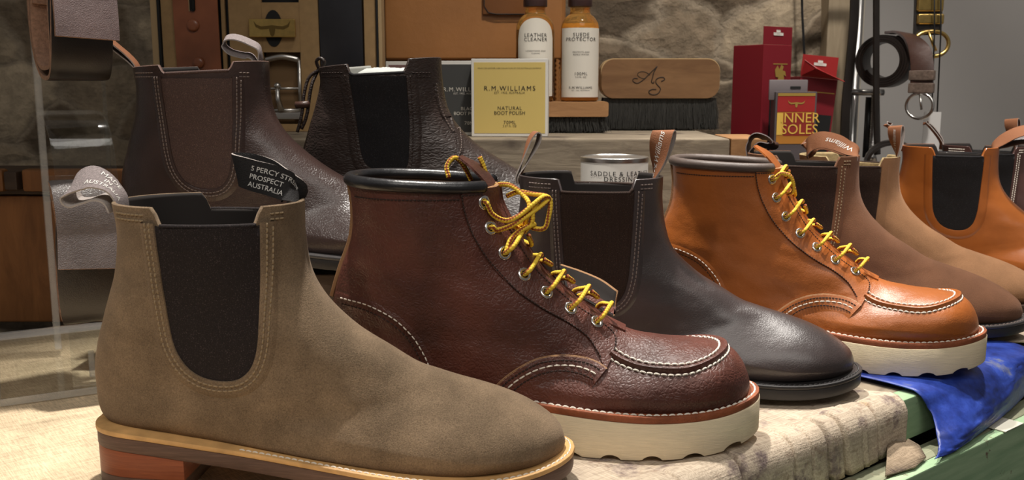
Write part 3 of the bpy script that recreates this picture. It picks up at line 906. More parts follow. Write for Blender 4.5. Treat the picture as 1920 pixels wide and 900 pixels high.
def moc_boot(label, loc, rz, scale, mu, collar_m, bow, dark_stitch):
    t = thing('moc_toe_boot', label, 'boot', loc, rz, 'moc toe lace-up boots on display', scale)
    b = Boot(MOC, box=3.4, wr=1.7, seed=loc[0] * 30)
    b.build_upper(t, mu, M_lin_moc, M_edge_tan)
    L = 320
    zt = fz([(-12, 46), (60, 44), (110, 40), (160, 36), (210, 33), (250, 32.5), (290, 35.5), (322, 41)])
    spring = fz([(-12, 0), (60, 0), (150, 0), (225, 0), (270, 2.2), (300, 6.5), (322, 12)])
    zb = lambda x: spring(x) + (3.3 * max(0, math.sin((x - 118) / 29.0 * 2 * math.pi) - .05) ** .6 if 118 < x < 305 and math.sin((x - 118) / 29.0 * 2 * math.pi) > .05 else 0)
    slab('welt', outline(L, grow=.6, n=10), zt, lambda x: zt(x) - 5.5, M_welt_red, t, 1.1)
    slab('wedge_sole', outline(L, grow=1.2, n=16), lambda x: zt(x) - 5.5, zb, M_crepe, t, .7)
    welt_stitch('welt_stitching', outline(L), zt, 2.6, M_thread_wh, t, (40, L), pitch=5.4, r=.8)
    # padded collar roll, open at the lacing
    ring = b.L[0] * 1000
    half = ring[:len(ring) // 2 + 1]
    near = half[half[:, 0] < 119]
    far = ring[len(ring) // 2:]; far = far[far[:, 0] < 119]
    path = np.vstack([near[::-1], far[::-1][1:]]); path = resample(path, 2.5)
    c = path.mean(0); d = path - c; d[:, 2] = 0; d /= np.linalg.norm(d, axis=1)[:, None]
    pth = path - d * .5 + np.array([0, 0, 1.0])
    tube('collar_roll', pth / 1000, .0046, collar_m, t, seg=12)
    pan = [(26, 187.2), (60, 186.6), (104, 186.2)]
    # eyestay pieces, near and far
    fr = np.array([(123.5, 188), (127, 172), (137.5, 153), (152, 133), (168, 117), (186, 103), (203, 92), (213, 84), (214, 76), (211.5, 66), (208.5, 60)])
    fy = np.array([9, 9.5, 10, 10, 10, 10, 10, 12, 19, 29, 35.5])
    inn = np.array([(104, 187), (106.5, 171), (112, 156), (124, 136), (141, 117), (161.5, 102), (180, 91), (193, 81.5), (200, 73), (205, 64), (206.5, 60)])
    iy = np.array([37, 37, 37, 35, 31, 28, 25, 25, 28, 33, 36])
    for sg in (-1, 1):
        A = np.stack([fr[:, 0], sg * fy, fr[:, 1]], 1); B = np.stack([inn[:, 0], sg * iy, inn[:, 1]], 1)
        es = sheet_between(b, 'eyestay', cr(A, 5), cr(B, 5), mu, t, n=9, lift=1.7)
    ist = [(104, 184.5), (106.5, 171), (112, 156), (124, 136), (141, 117), (161.5, 102), (180, 91), (193, 81.5), (200, 73), (205, 66)]
    fst = np.stack([fr[:10, 0], -(fy[:10] + np.r_[[5] * 8, 4, 2]), fr[:10, 1]], 1)
    b.stitches('eyestay_stitching', [(cr(ist, 5), 1.5), ([(104, 184.5), (118, 184.5)], 1.6)], M_thread_dk, pitch=2.6, r=.0005)
    b.stitches('eyestay_stitching', [(cr(fst[1:], 5), 1.5)], M_thread_dk, how='near', pitch=2.6, r=.0005)
    # the quarter laps over the vamp with three rows of thread
    q = [(208.5, 60.5), (201, 64.5), (190, 67.5), (174, 68.5), (160, 66.2), (148, 61), (138, 54), (130, 46.5), (126, 40)]
    q = cr(q, 6)
    b.band('quarter_edge', q, mu, [(-.6, .2), (-.4, 1.9), (.8, 2.3), (6, 2.1), (11, 1.7), (17, .0)])
    b.band('quarter_raw_edge', q, M_edge_tan, [(-1.0, .3), (-.9, 1.7), (.3, 2.15)])
    lw = [(off2(q[3:], 3.0), 2.2), (off2(q[4:], 10.5), 1.8)]
    b.stitches('quarter_stitching', lw, M_thread_dk, pitch=3.0, r=.0005)
    b.stitches('quarter_stitching', [(off2(q[4:], 6.6), 2.0)], M_thread_wh, pitch=5.4, r=.0006, frac=.75)
    # moc toe: plug sewn inside a raised seam
    uh = [(211, -28), (224, -33.5), (240, -38.5), (257, -40.5), (271, -37.5), (283.5, -28.5), (291.5, -15), (294, 0)]
    U = np.array(uh + [(x, -y) for x, y in uh[:-1][::-1]])
    U = cr(U, 6)
    b.band('moc_seam', U, mu, [(-2.6, -.1), (-2.2, 2.2), (-.8, 3.7), (.9, 3.6), (2.2, 2.0), (2.9, .5), (7, -.2)], how='top', step=2.0)
    b.stitches('moc_stitching', [(off2(U, 3.9), .9), (off2(U, -3.0), .5)], M_thread_wh, how='top', pitch=5.0, r=.0008, frac=.72)
    # heel counter and back stay
    ct = [(4, 104.5), (22, 104), (38, 101), (54, 94), (67, 82), (75.5, 68), (80, 56), (82, 46)]
    ct = cr(ct, 6)
    b.band('heel_counter_edge', ct, mu, [(-1.2, .1), (-.6, 1.1), (1.0, 1.1), (4, -.1)])
    b.stitches('counter_stitching', [(ct[2:], .9)], M_thread_wh if not dark_stitch else M_thread_wh, pitch=4.6, r=.0005)
    b.stitches('counter_stitching', [(off2(ct[2:], -4.5), .1)], M_thread_dk, pitch=3.6, r=.00045)
    bs = np.array([(14, 188), (16, 170), (14, 148), (5, 124), (-2, 102)], float); bs = cr(bs, 6)
    rib = np.stack([bs[:, 0] - .6, 0 * bs[:, 0], bs[:, 1]], 1) / 1000
    ribbon('back_stay', rib, (0, 1, 0), .012, .0024, (M_edge_tan, M_edge_tan, M_edge_tan), t)
    b.stitches('collar_stitching', [([(24, 181.5), (60, 181.3), (103, 181.5)], .1)], M_thread_dk, pitch=2.8, r=.00045)
    # tongue
    rg = [(222, 82), (203, 91), (181, 105.5), (160, 124), (144, 146), (131, 168), (123, 186), (112, 200), (98, 209)]
    rg = cr(rg, 4); P = np.stack([rg[:, 0] - 1.0, 0 * rg[:, 0] + 1, rg[:, 1] - .2], 1) / 1000
    wd = np.interp(np.arange(len(P)), [0, len(P) * .5, len(P) - 5, len(P) - 1], [.018, .030, .040, .016])
    ribbon('tongue', P, (0, 1, 0), wd, .0016, (mu, mu, mu), t)
    # eyelets and laces
    E = [(118, 178.2), (123, 160), (133, 142), (147, 125.5), (163, 112), (180.5, 99.8), (199.5, 89.3)]
    cs = []
    for x, z in E:
        c_, n_ = eyelet(b, t, x, z, M_steel, M_black)
        cs.append((c_, n_))
    def lace(pts, name='lace'):
        return tube(name, resample(cr(np.asarray(pts, float), 8), 1.2) / 1000, .00185, M_lace, t, seg=8)
    rest = range(2, 7)
    for i in range(7):
        c_, n_ = cs[i]
        if bow and i < 2: continue
        y = c_[1]
        up = np.array([.72, 0, .70])
        j = (i + 3) % 3 * 1.5
        a = [c_ - n_ * 2.5, c_ + n_ * 2.0, c_ + n_ * 3.5 + up * (4 + j), np.array([c_[0], y * .45, c_[2]]) + up * (14 + j) + np.array([0, 0, 2.0]), np.array([c_[0], 1, c_[2]]) + up * (13 + j), np.array([c_[0] - 2, 9, c_[2] + 3]) + up * 7, np.array([c_[0] - 2, 17, c_[2] + 2]) + up * 1.5]
        lace(a)
        if i < 6:                                          # crossing underneath, tied off at the middle
            d_, _ = cs[i + 1]
            a = [np.array([c_[0] + 3, -3, c_[2] - 2]) + up * (13 + j), np.array([(c_[0] + d_[0]) / 2, 2, (c_[2] + d_[2]) / 2]) + up * 13, np.array([(c_[0] + d_[0]) / 2 - 4, 10, (c_[2] + d_[2]) / 2 + 4]) + up * 9, np.array([c_[0], 15, c_[2] - 2]) + up * 5]
            lace(a)
    if not bow:
        c1 = cs[0][0]
        lace([c1 + (3, -3, 2), c1 + (9, -3, 6.5), c1 + (17, -1, 4), c1 + (20, 3, -4), c1 + (19, 7, -12), c1 + (14, 10, -15)])
    return t, b, lace, cs

# ------------------------------------------------------------------ the ten boots
LACE_REF = None
# 1: olive suede chelsea, nearest
t1, b1 = chelsea('olive suede chelsea boot with charcoal elastic and stacked red-brown heel, nearest of all', (-.2735, .628, 0), -.06, 1.005, M_suede, M_el1, None, M_thread_tan, rim=M_suede)
welted_sole(t1, 314, 'stacked', (M_welt_nat, M_heel_br, M_heel_rd, M_heel_br), M_thread_wh)
tab(t1, (17, -3, 184), [(2, 0, -5), (0, 0, 5), (-7, -1, 13), (-17, -2, 17), (-27, -2, 14), (-33, -1, 7), (-30, 0, 1), (-22, 1, 1.5), (-13, 1, 4), (-6, 1, 1), (-3, 1, -5)],
    [(.1, -1, 0), (.1, -1, -.1), (.35, -.8, -.45), (.35, -.75, -.55), (.2, -.8, -.5), (0, -.9, -.4), (0, -1, -.2), (0, -1, -.1), (0, -1, -.1), (0, -1, 0), (0, -1, 0)], 22,
    (M_tab_gy, M_tab_pale, M_tab_pale), text=([('MADE', 0, 6, 5.4, dict(dirn=-1, flip=-1)), ('IN', 0, .6, 5.4, {}), ('AUSTRALIA', 0, -5, 5.4, {})], 1, 21), tmat=M_white)
tab(t1, (131, 2, 183), [(1, 0, -6), (2.5, -1, 5), (-1, -6, 12), (-11, -10, 17), (-22, -11, 20), (-33, -8, 23), (-37, 0, 24), (-31, 8, 23), (-19, 10, 19), (-7, 7, 12), (1, 3, 4), (0, 2, -6)],
    [(0, 1, .1), (-.2, .7, .6), (-.4, .1, 1), (-.3, 0, 1), (-.22, 0, 1), (-.2, 0, 1), (-.2, 0, 1), (-.2, 0, 1), (-.25, 0, 1), (-.3, .1, 1), (-.2, .7, .5), (0, 1, 0)], 20,
    (M_tab_bk, M_tab_bk, M_tab_pale), text=([('5 PERCY STREET', 0, 4.6, 4.6, dict(dirn=-1, flip=1, align='LEFT')), ('PROSPECT', 0, -.6, 4.6, dict(align='LEFT')), ('AUSTRALIA', 0, -5.8, 4.6, dict(align='LEFT'))], -1, 47), tmat=M_white)
# light suede tab lining showing above the front collar
# 2: oxblood moc toe, black collar, tied
t2, b2, lace2, cs2 = moc_boot('oxblood brown leather moc toe lace-up boot with black padded collar', (-.135, .723, 0), -.117, 1.0, M_brown_moc, M_collar_bk, True, False)
def L2(pts): lace2(pts)
L2([cs2[0][0] - cs2[0][1] * 2, cs2[0][0] + cs2[0][1] * 2.5, (125, -27, 170), (134, -23, 165), (143, -19, 168), (153, -15, 176), (160, -10, 181), (164, -6, 179.5), (160, -9, 175.5), (150, -15, 168.5), (139, -21, 161.5), (128, -27, 158.5), cs2[1][0] + cs2[1][1] * 2.5, cs2[1][0] - cs2[1][1] * 2])
L2([(122, 9, 186), (128, 3, 188.5), (137, -3, 187.5), (146, -8, 181), (150, -13, 176), (149, -12, 168), (146, -8, 160), (143, -4, 156)])
L2([(132, 2, 180), (141, -2, 183.5), (152, -6, 182.5), (162, -6, 181), (165, -5, 176), (163.5, -7, 165), (161, -9, 158), (154, -9, 157.5), (145, -8, 160.5), (137, -9, 158)])
L2([(139, -14, 160), (146, -11, 156), (152, -12, 163), (153, -13, 171), (157, -9, 178)])
L2([cs2[2][0] + cs2[2][1] * 2, (138, -25, 152), (146, -17, 158), (154, -9, 161)])
L2([(104, 10, 190), (100, 8, 199), (96, 4, 206), (92, 0, 208), (88, -4, 202), (90, -8, 194)])
L2([(115, 16, 190), (113, 14, 200), (110, 12, 208)])
# far eyestay springing open
A = np.array([(176, 14, 108), (188, 15, 101), (200, 16, 94), (212, 17, 87)]); B = np.array([(170, 26, 124), (185, 30, 118.5), (201, 32, 111.5), (214, 30, 103)])
k = 16
A, B = cr(A, 6), cr(B, 6); V = []; n = len(A)
for w in (0, .33, .66, 1.0):
    for a_, b_ in zip(A, B): V.append(a_ * (1 - w) + b_ * w + np.array([0, 3 * math.sin(w * 3.1), 0]))
V2 = [v + np.array([1.2, 1.6, .6]) for v in V]; VV = np.array(V + V2) / 1000; o_ = len(V); Fc = []; mi = []
for r_ in range(3):
    for j in range(n - 1):
        q = (r_ * n + j, r_ * n + j + 1, (r_ + 1) * n + j + 1, (r_ + 1) * n + j)
        Fc.append(q); mi.append(0); Fc.append(tuple(i + o_ for i in q[::-1])); mi.append(1)
for j in range(n - 1): Fc.append((3 * n + j, 3 * n + j + 1, o_ + 3 * n + j + 1, o_ + 3 * n + j)); mi.append(2)
for r_ in range(3):
    Fc.append((r_ * n + n - 1, (r_ + 1) * n + n - 1, o_ + (r_ + 1) * n + n - 1, o_ + r_ * n + n - 1)); mi.append(2)
mesh('eyestay_flap', VV, Fc, [M_lin_dark, M_brown_moc, M_edge_tan], t2, mi=mi)
# 3: dark chestnut chelsea
K3 = [(k[0] - (3 if i < 3 else 0), k[1], k[2] + (3 if i < 3 else 0)) + k[3:] for i, k in enumerate(CHELSEA)]
t3, b3 = chelsea('dark brown smooth leather chelsea boot with black sole between the oxblood and tan lace-ups', (-.005, .852, 0), -.189, .985, M_dark, M_el3, None, M_thread_gy, keys=K3, U=[(x - 2, z) for x, z in U_STD], dip=(55, 116, 11.5))
welted_sole(t3, 314, 'plain', (M_sole_bk, M_sole_bk, M_sole_bk), M_sole_bk)
p_, w_ = std_tab((15, 10, 38), (.35, -.94, 0), 4.5)
tab(t3, (12, -2, 185), p_, w_, 20, (M_tab_pale, M_tab_tan, M_tab_pale))
p_, w_ = std_tab((7, -2, 42), (.93, -.36, .05), 5)
tab(t3, (133, 0, 184), p_, w_, 20, (M_tab_pale, M_tab_tan, M_tab_pale), text=([('R.M.Williams', 0, 0, 8.0, dict(dirn=1, flip=-1, shear=.35))], -1, 27), tmat=M_white)
# 4: orange tan moc toe
t4, b4, lace4, cs4 = moc_boot('orange tan leather moc toe lace-up boot with cream wedge sole on blue tarp', (.15, .971, .0022), -.397, .96, M_tan_moc, M_collar_tp, False, True)
# 5: brown nubuck chelsea
t5, b5 = chelsea('mid brown nubuck chelsea boot with black sole just behind the tan lace-up', (.259, 1.112, 0), -.468, .992, M_nub5, M_el3, None, M_thread_tan, U=[(x, z) for x, z in U_STD], lining=M_lin_dark, rim=M_nub5)
welted_sole(t5, 314, 'plain', (M_welt_gy, M_sole_bk, M_sole_bk), M_thread_gy)
tab(t5, (17, 0, 186), [(-1, 0, -6), (-3, 0, 6), (0, 0, 15), (9, -2, 19), (20, -3, 17), (27, -3, 12), (24, -3, 8), (14, -2, 9), (6, -1, 7), (1, 0, 2), (1, 0, -6)], [(0, 1, 0)] * 3 + [(.2, 1, -.4)] * 5 + [(0, 1, 0)] * 3, 22, (M_tab_br, M_tab_br, M_tab_gy))
tab(t5, (134, 0, 186), [(1, 0, -6), (0, -2, 3), (-10, -6, 9), (-23, -8, 15), (-38, -8, 17), (-50, -3, 12), (-54, 2, 4), (-48, 7, 12), (-34, 9, 14), (-14, 7, 8), (-3, 3, 3), (0, 2, -6)], [(0, 1, 0), (-.2, .8, .5), (-.3, .4, .8)] + [(-.1, .35, .9)] * 6 + [(-.3, .4, .8), (-.2, .8, .5), (0, 1, 0)], 19, (M_tab_tan, M_tab_tan, M_tab_pale), text=([('Williams', 0, 0, 9, dict(dirn=1, flip=-1, shear=.35))], -1, 30), tmat=M_white)
# 6: light brown nubuck chelsea
t6, b6 = chelsea('light brown nubuck chelsea boot behind the mid brown one', (.345, 1.2, 0), -.47, .95, M_nub6, M_el3, None, M_thread_tan, fine=False, rim=M_suede_light, lining=M_suede_light)
welted_sole(t6, 314, 'plain', (M_sole_br, M_sole_br, M_sole_br), None)
p_, w_ = std_tab((-4, -2, 40), (.9, -.4, .1), 5)
tab(t6, (134, 0, 184), p_, w_, 18, (M_tab_pale, M_tab_tan, M_tab_pale), text=([('R.M.Williams', 0, 0, 6.2, dict(dirn=1, flip=-1, shear=.35))], -1, 26), tmat=M_white)
# 7: glossy orange tan chelsea with black elastic
t7, b7 = chelsea('glossy orange tan leather chelsea boot with black elastic near the right edge', (.515, 1.31, 0), -.45, .97, M_tan7, M_elk, None, M_thread_dk, fine=False, lining=M_lin_dark)
welted_sole(t7, 314, 'plain', (M_sole_br, M_sole_br, M_sole_br), None)
tab(t7, (15, 0, 184), [(1, 0, -6), (-2, 0, 6), (-8, -1, 18), (-16, -2, 27), (-20, -2, 30), (-14, 0, 28), (-6, 1, 18), (-1, 1, 8), (-1, 1, -6)], [(.3, -1, 0)] * 9, 20, (M_tab_tan, M_tab_tan, M_tab_pale))
tab(t7, (130, 0, 184), [(-2, 0, -6), (0, -1, 4), (10, -4, 13), (24, -6, 22), (38, -6, 26), (46, -2, 21), (42, 3, 15), (28, 3, 13), (14, 2, 9), (3, 1, 3), (0, 1, -6)], [(0, 1, 0), (-.2, .9, .3)] + [(-.3, .8, .6)] * 7 + [(-.2, .9, .3), (0, 1, 0)], 20, (M_tab_tan, M_tab_br, M_tab_br))
# 8: plum brown chelsea at the frame's right
t8, b8 = chelsea('plum brown leather chelsea boot with pale stitching, farthest of the row at right edge', (.63, 1.445, 0), -.45, .93, M_plum, M_elk, None, M_thread_wh, lining=M_lin_dark)
welted_sole(t8, 314, 'plain', (M_sole_br, M_sole_br, M_sole_br), None)
tab(t8, (15, 0, 184), [(1, 0, -6), (-2, 0, 6), (-10, -1, 18), (-20, -2, 30), (-26, -2, 36), (-19, 0, 33), (-8, 1, 20), (-1, 1, 8), (-1, 1, -6)], [(.3, -1, 0)] * 9, 20, (M_tab_tan, M_tab_tan, M_tab_pale))
p_, w_ = std_tab((-8, 0, 44), (.9, -.4, .1), 6)
tab(t8, (120, 0, 184), p_, w_, 20, (M_tab_br, M_tab_tan, M_tab_pale))
# 9: chocolate chelsea on the riser at the back left
K9 = [k[:2] + (k[2] + (3 if i < 6 else 4), k[3] + (6 if i < 5 else 4 if i < 7 else 1)) + k[4:] for i, k in enumerate(CHELSEA)]
t9, b9 = chelsea('chocolate brown leather chelsea boot with brown elastic raised on a plank behind the olive boot', (-.367, .919, .09), -.1, 1.003, M_dark9, M_el9, None, M_thread_gy, keys=K9, U=[(x + .5, z + 1) for x, z in U_STD], dip=(58, 119, 8), rim=mat('brown_leather_edge', (.11, .06, .045), .7))
welted_sole(t9, 314, 'plain', (M_welt_gy, M_sole_bk, M_sole_bk), None)
tab(t9, (16, 0, 184), [(1, 0, -6), (-2, 0, 5), (-9, -1, 14), (-18, -2, 22), (-27, -2, 29), (-32, -1, 30), (-29, 0, 25), (-18, 1, 16), (-8, 1, 8), (-2, 1, 1), (-1, 1, -6)], [(.3, -1, -.1)] * 11, 21, (M_tab_tan, M_tab_gy, M_tab_pale))
tab(t9, (131, 0, 190), [(1, 0, -6), (3, 0, 4), (2, -1, 14), (-7, -2, 20), (-19, -3, 24), (-28, -3, 23), (-30, -2, 17), (-24, -2, 11), (-14, -1, 8), (-7, 0, 7), (-2, 0, 2), (-2, 0, -6)], [(.1, -1, 0)] * 2 + [(.25, -1, -.35)] * 8 + [(.1, -1, 0)] * 2, 17, (M_tab_gy, M_tab_gy, M_tab_pale))
# 10: pebbled chelsea
K10 = [(17, 174, 136, 184, 44, 0), (18, 160, 137, 165, 43, 0)] + [k[:2] + (k[2] + 1, k[3] - 2) + k[4:] for k in CHELSEA[2:]]
t10, b10 = chelsea('pebbled dark brown leather chelsea boot with black elastic and a toggle cord at heel', (-.22, 1.03, .09), -.12, 1.08, M_pebble, M_elk, None, M_thread_dk, keys=K10, U=U_SQ, dip=(58, 111, 14), double=False, lining=mat('pale_lining', (.42, .42, .38), .8))
welted_sole(t10, 314, 'plain', (M_sole_bk, M_sole_bk, M_sole_bk), None)
stf = thing('paper_stuffing', 'pale grey paper stuffing showing above the black elastic of the pebbled boot', 'paper', (-.22, 1.03, .09), -.12, None, 1.08)
bm_ = bmesh.new(); bmesh.ops.create_icosphere(bm_, subdivisions=4, radius=1)
for v_ in bm_.verts:
    p_ = v_.co; q_ = 1 / (abs(p_.x) ** 5 + abs(p_.y) ** 5 + abs(p_.z) ** 5) ** .2
    v_.co = Vector((.085 + p_.x * q_ * .030, .004 + p_.y * q_ * .024, .1530 + p_.z * q_ * .0215 + .0012 * math.sin(p_.x * 23) * math.cos(p_.y * 17)))
frombm('crumpled_paper', bm_, mat('pale_paper', (.50, .52, .49), .8), stf, True, 0)
fe = cr([(139, 160), (141, 145), (146, 128), (153, 112), (156, 98), (150, 86), (138, 76)], 6)
b10.band('front_panel_edge', fe, M_pebble, [(-1.2, .1), (-.6, 1.6), (1, 1.7), (7, -.1)])
b10.stitches('front_panel_stitching', [(off2(fe, 3), 1.2)], M_thread_gy, pitch=3)
tube('heel_cord', resample(cr([(16, -2, 174), (15, -6, 181), (20, -9, 184), (24, -9, 180), (19, -6, 174), (8, -8, 166), (3, -10, 150), (1, -11, 134), (-2, -11, 122), (-5, -11, 113)], 6), 2) / 1000, .0017, M_pebble, t10)
tube('heel_cord', resample(cr([(15, -3, 172), (11, -9, 160), (8, -10, 146), (6, -10, 134), (3, -10, 124), (-1, -10, 116)], 6), 2) / 1000, .0017, M_pebble, t10)
tube('toggle', np.array([(-6, -12, 138.5), (-5, -12, 139), (8, -12, 140), (9, -12, 140)]) / 1000, [.001, .0034, .0034, .001], M_tab_br, t10, seg=12)

# ------------------------------------------------------------------ table frame: s along the front edge, t into the table
ED = np.array([.321, .786]); es_ = np.array([.783, .622]); en_ = np.array([-.622, .783])
def ST(s, t, z): 
    p = ED + es_ * s + en_ * t
    return Vector((p[0], p[1], z))
TABROT = math.atan2(es_[1], es_[0])

M_canvas = canvas('stained_canvas', (.52, .43, .33), [(24, .54, (.13, .09, .10), 3.1), (18, .62, (.52, .28, .06), 8.3), (55, .56, (.26, .18, .13), 1.2)])
M_canvas2 = canvas('burlap', (.80, .63, .42), [(10, .60, (.50, .36, .22), 5.1)], 1100)
M_canvas_dk = canvas('dark_canvas', (.30, .23, .16), [(24, .54, (.10, .075, .07), 3.1)])
M_green = mat('chalky_green_paint', (.27, .40, .25), .75)
def green_paint():
    m, nt, b, nd, ln = newmat('worn_green_paint')
    tc = nd.new('ShaderNodeTexCoord')
    mp = nd.new('ShaderNodeMapping'); mp.inputs['Scale'].default_value = (6, 60, 60); ln.new(tc.outputs['Object'], mp.inputs['Vector'])
    n = nd.new('ShaderNodeTexNoise'); n.inputs['Scale'].default_value = 2.0; n.inputs['Detail'].default_value = 6; ln.new(mp.outputs['Vector'], n.inputs['Vector'])
    n2 = nd.new('ShaderNodeTexNoise'); n2.inputs['Scale'].default_value = 38; n2.inputs['Detail'].default_value = 10; n2.inputs['Roughness'].default_value = .7; ln.new(tc.outputs['Object'], n2.inputs['Vector'])
    r = ramp(nd, [(.3, (.22, .36, .20)), (.7, (.36, .50, .30))]); ln.new(n.outputs['Fac'], r.inputs['Fac'])
    k = ramp(nd, [(.60, (0, 0, 0)), (.64, (1, 1, 1))]); ln.new(n2.outputs['Fac'], k.inputs['Fac'])
    mx = nd.new('ShaderNodeMix'); mx.data_type = 'RGBA'; ln.new(k.outputs['Color'], mx.inputs['Factor']); ln.new(r.outputs['Color'], mx.inputs['A']); mx.inputs['B'].default_value = (.16, .12, .08, 1)
    ln.new(mx.outputs['Result'], b.inputs['Base Color']); b.inputs['Roughness'].default_value = .7
    bp = nd.new('ShaderNodeBump'); bp.inputs['Strength'].default_value = .4; bp.inputs['Distance'].default_value = .001
    ln.new(n.outputs['Fac'], bp.inputs['Height']); ln.new(bp.outputs['Normal'], b.inputs['Normal'])
    return m
M_green = green_paint()
M_rim = wood('bare_worn_rim', (.16, .18, .11), (.33, .33, .22), .8, (1, 8, 8), 16, .4, (.30, .22, .14))
M_oldwood = wood('weathered_plank', (.15, .115, .08), (.33, .27, .19), .85, (1.2, 6, 9), 12, .6, (.10, .075, .055))
M_darkwood = wood('dark_stained_wood', (.035, .02, .012), (.075, .045, .027), .6, (1, 6, 6), 14, .3)
M_orangewood = wood('varnished_orange_wood', (.16, .062, .018), (.29, .12, .038), .45, (6, 6, 1), 10, .2)
M_blockwood = wood('honey_wood', (.25, .12, .045), (.42, .22, .09), .6, (1, 5, 5), 16, .3)
M_stone = stone('rubble_stone')
M_wall = mat('cool_grey_plaster', (.60, .575, .555), .9, var=.05, vscale=3)
M_floor = mat('dark_shop_floor', (.05, .04, .035), .7)

# ---- room shell
def plane_wall(name, p0, p1, z0, z1, m, n=(2, 2), rough=0.0):
    p0, p1 = Vector(p0), Vector(p1); d = (p1 - p0); nn = Vector((d.y, -d.x, 0)).normalized()
    V = []; nx, nz = n; rnd = random.Random(3)
    from mathutils import noise
    for i in range(nz + 1):
        for j in range(nx + 1):
            q = p0 + d * (j / nx); z = z0 + (z1 - z0) * i / nz
            a = 0
            if rough:
                a = noise.noise(Vector((q.x * 9, q.y * 9, z * 13))) * rough + noise.noise(Vector((q.x * 30, q.y * 30, z * 30))) * rough * .35
            V.append((q.x + nn.x * a, q.y + nn.y * a, z))
    b = len(V); V += [(x - nn.x * .08, y - nn.y * .08, z) for x, y, z in V]
    Fc = []
    for i in range(nz):
        for j in range(nx):
            q = (i * (nx + 1) + j, i * (nx + 1) + j + 1, (i + 1) * (nx + 1) + j + 1, (i + 1) * (nx + 1) + j)
            Fc.append(q); Fc.append(tuple(k + b for k in q[::-1]))
    w = nx + 1
    for i in range(nz):
        Fc.append((i * w, (i + 1) * w, b + (i + 1) * w, b + i * w)); Fc.append((i * w + nx, (i + 1) * w + nx, b + (i + 1) * w + nx, b + i * w + nx))
    for j in range(nx):
        Fc.append((j, j + 1, b + j + 1, b + j)); a = nz * w; Fc.append((a + j, a + j + 1, b + a + j + 1, b + a + j))
    return struct(mesh(name, V, Fc, m, None))
struct(box('floor', -2.2, 2.6, -2.2, 3.0, -.82, -.78, M_floor, None, 0))
plane_wall('wall_back', (-2.2, 1.82, 0), (.60, 1.82, 0), -.78, 2.3, M_stone, (120, 110), .010)
plane_wall('wall_right', (.62, 2.05, 0), (2.6, 2.05, 0), -.78, 2.3, M_wall)
tr = box('trim_post', .572, .612, 1.78, 2.03, -.78, 2.3, wood('pale_door_frame', (.26, .20, .125), (.38, .30, .20), .6, (8, 8, 1), 10, .2), None, .003); struct(tr)
tr = box('trim_edge', .626, .668, 1.86, 2.03, -.78, 2.3, mat('off_white_frame', (.36, .32, .26), .6), None, .003); struct(tr)

# ---- display table: painted crate boards
tb = thing('display_table', 'worn green painted wooden crate table under the boots', 'table', (ED[0], ED[1], 0), TABROT)
def tbox(name, s0, s1, t0, t1, z0, z1, m, bev=.002, par=None): return box(name, s0, s1, t0, t1, z0, z1, m, par or tb, bev)
tbox('table_top', -1.3, .45, .0, .71, -.016, -.0040, M_oldwood)
tbox('table_top', .4505, 1.05, .0, .44, -.016, -.0035, M_oldwood)
tbox('top_board', -1.3, -.005, -.0085, .008, -.040, -.0040, M_green)
tbox('top_board', .0, 1.05, -.009, .009, -.042, -.0035, M_green)
tbox('lower_board', -1.3, 1.05, -.047, -.036, -.19, -.0462, M_green, .002)
tbox('board_rim', -1.3, 1.05, -.0355, -.014, -.19, -.0468, M_rim, .002)
tbox('crate_back', -1.3, 1.05, .02, .03, -.20, -.018, M_darkwood)
tbox('table_leg', -1.25, -1.19, -.03, .03, -.778, -.19, M_green); tbox('table_leg', .95, 1.01, -.03, .03, -.778, -.19, M_green)
tbox('table_leg', -1.25, -1.19, .64, .70, -.778, -.016, M_green); tbox('table_leg', .95, 1.01, .37, .43, -.778, -.016, M_green)
tg = tag(box('barcode_sticker', -.018, .018, -.0004, .0004, -.012, .012, mat('paper_sticker', (.62, .60, .50), .7), None, 0), 'small pale paper sticker on the green crate rim at the right edge', 'sticker')
tg.location = ST(.134, -.036, -.0455); tg.rotation_euler = (R(90), 0, TABROT)

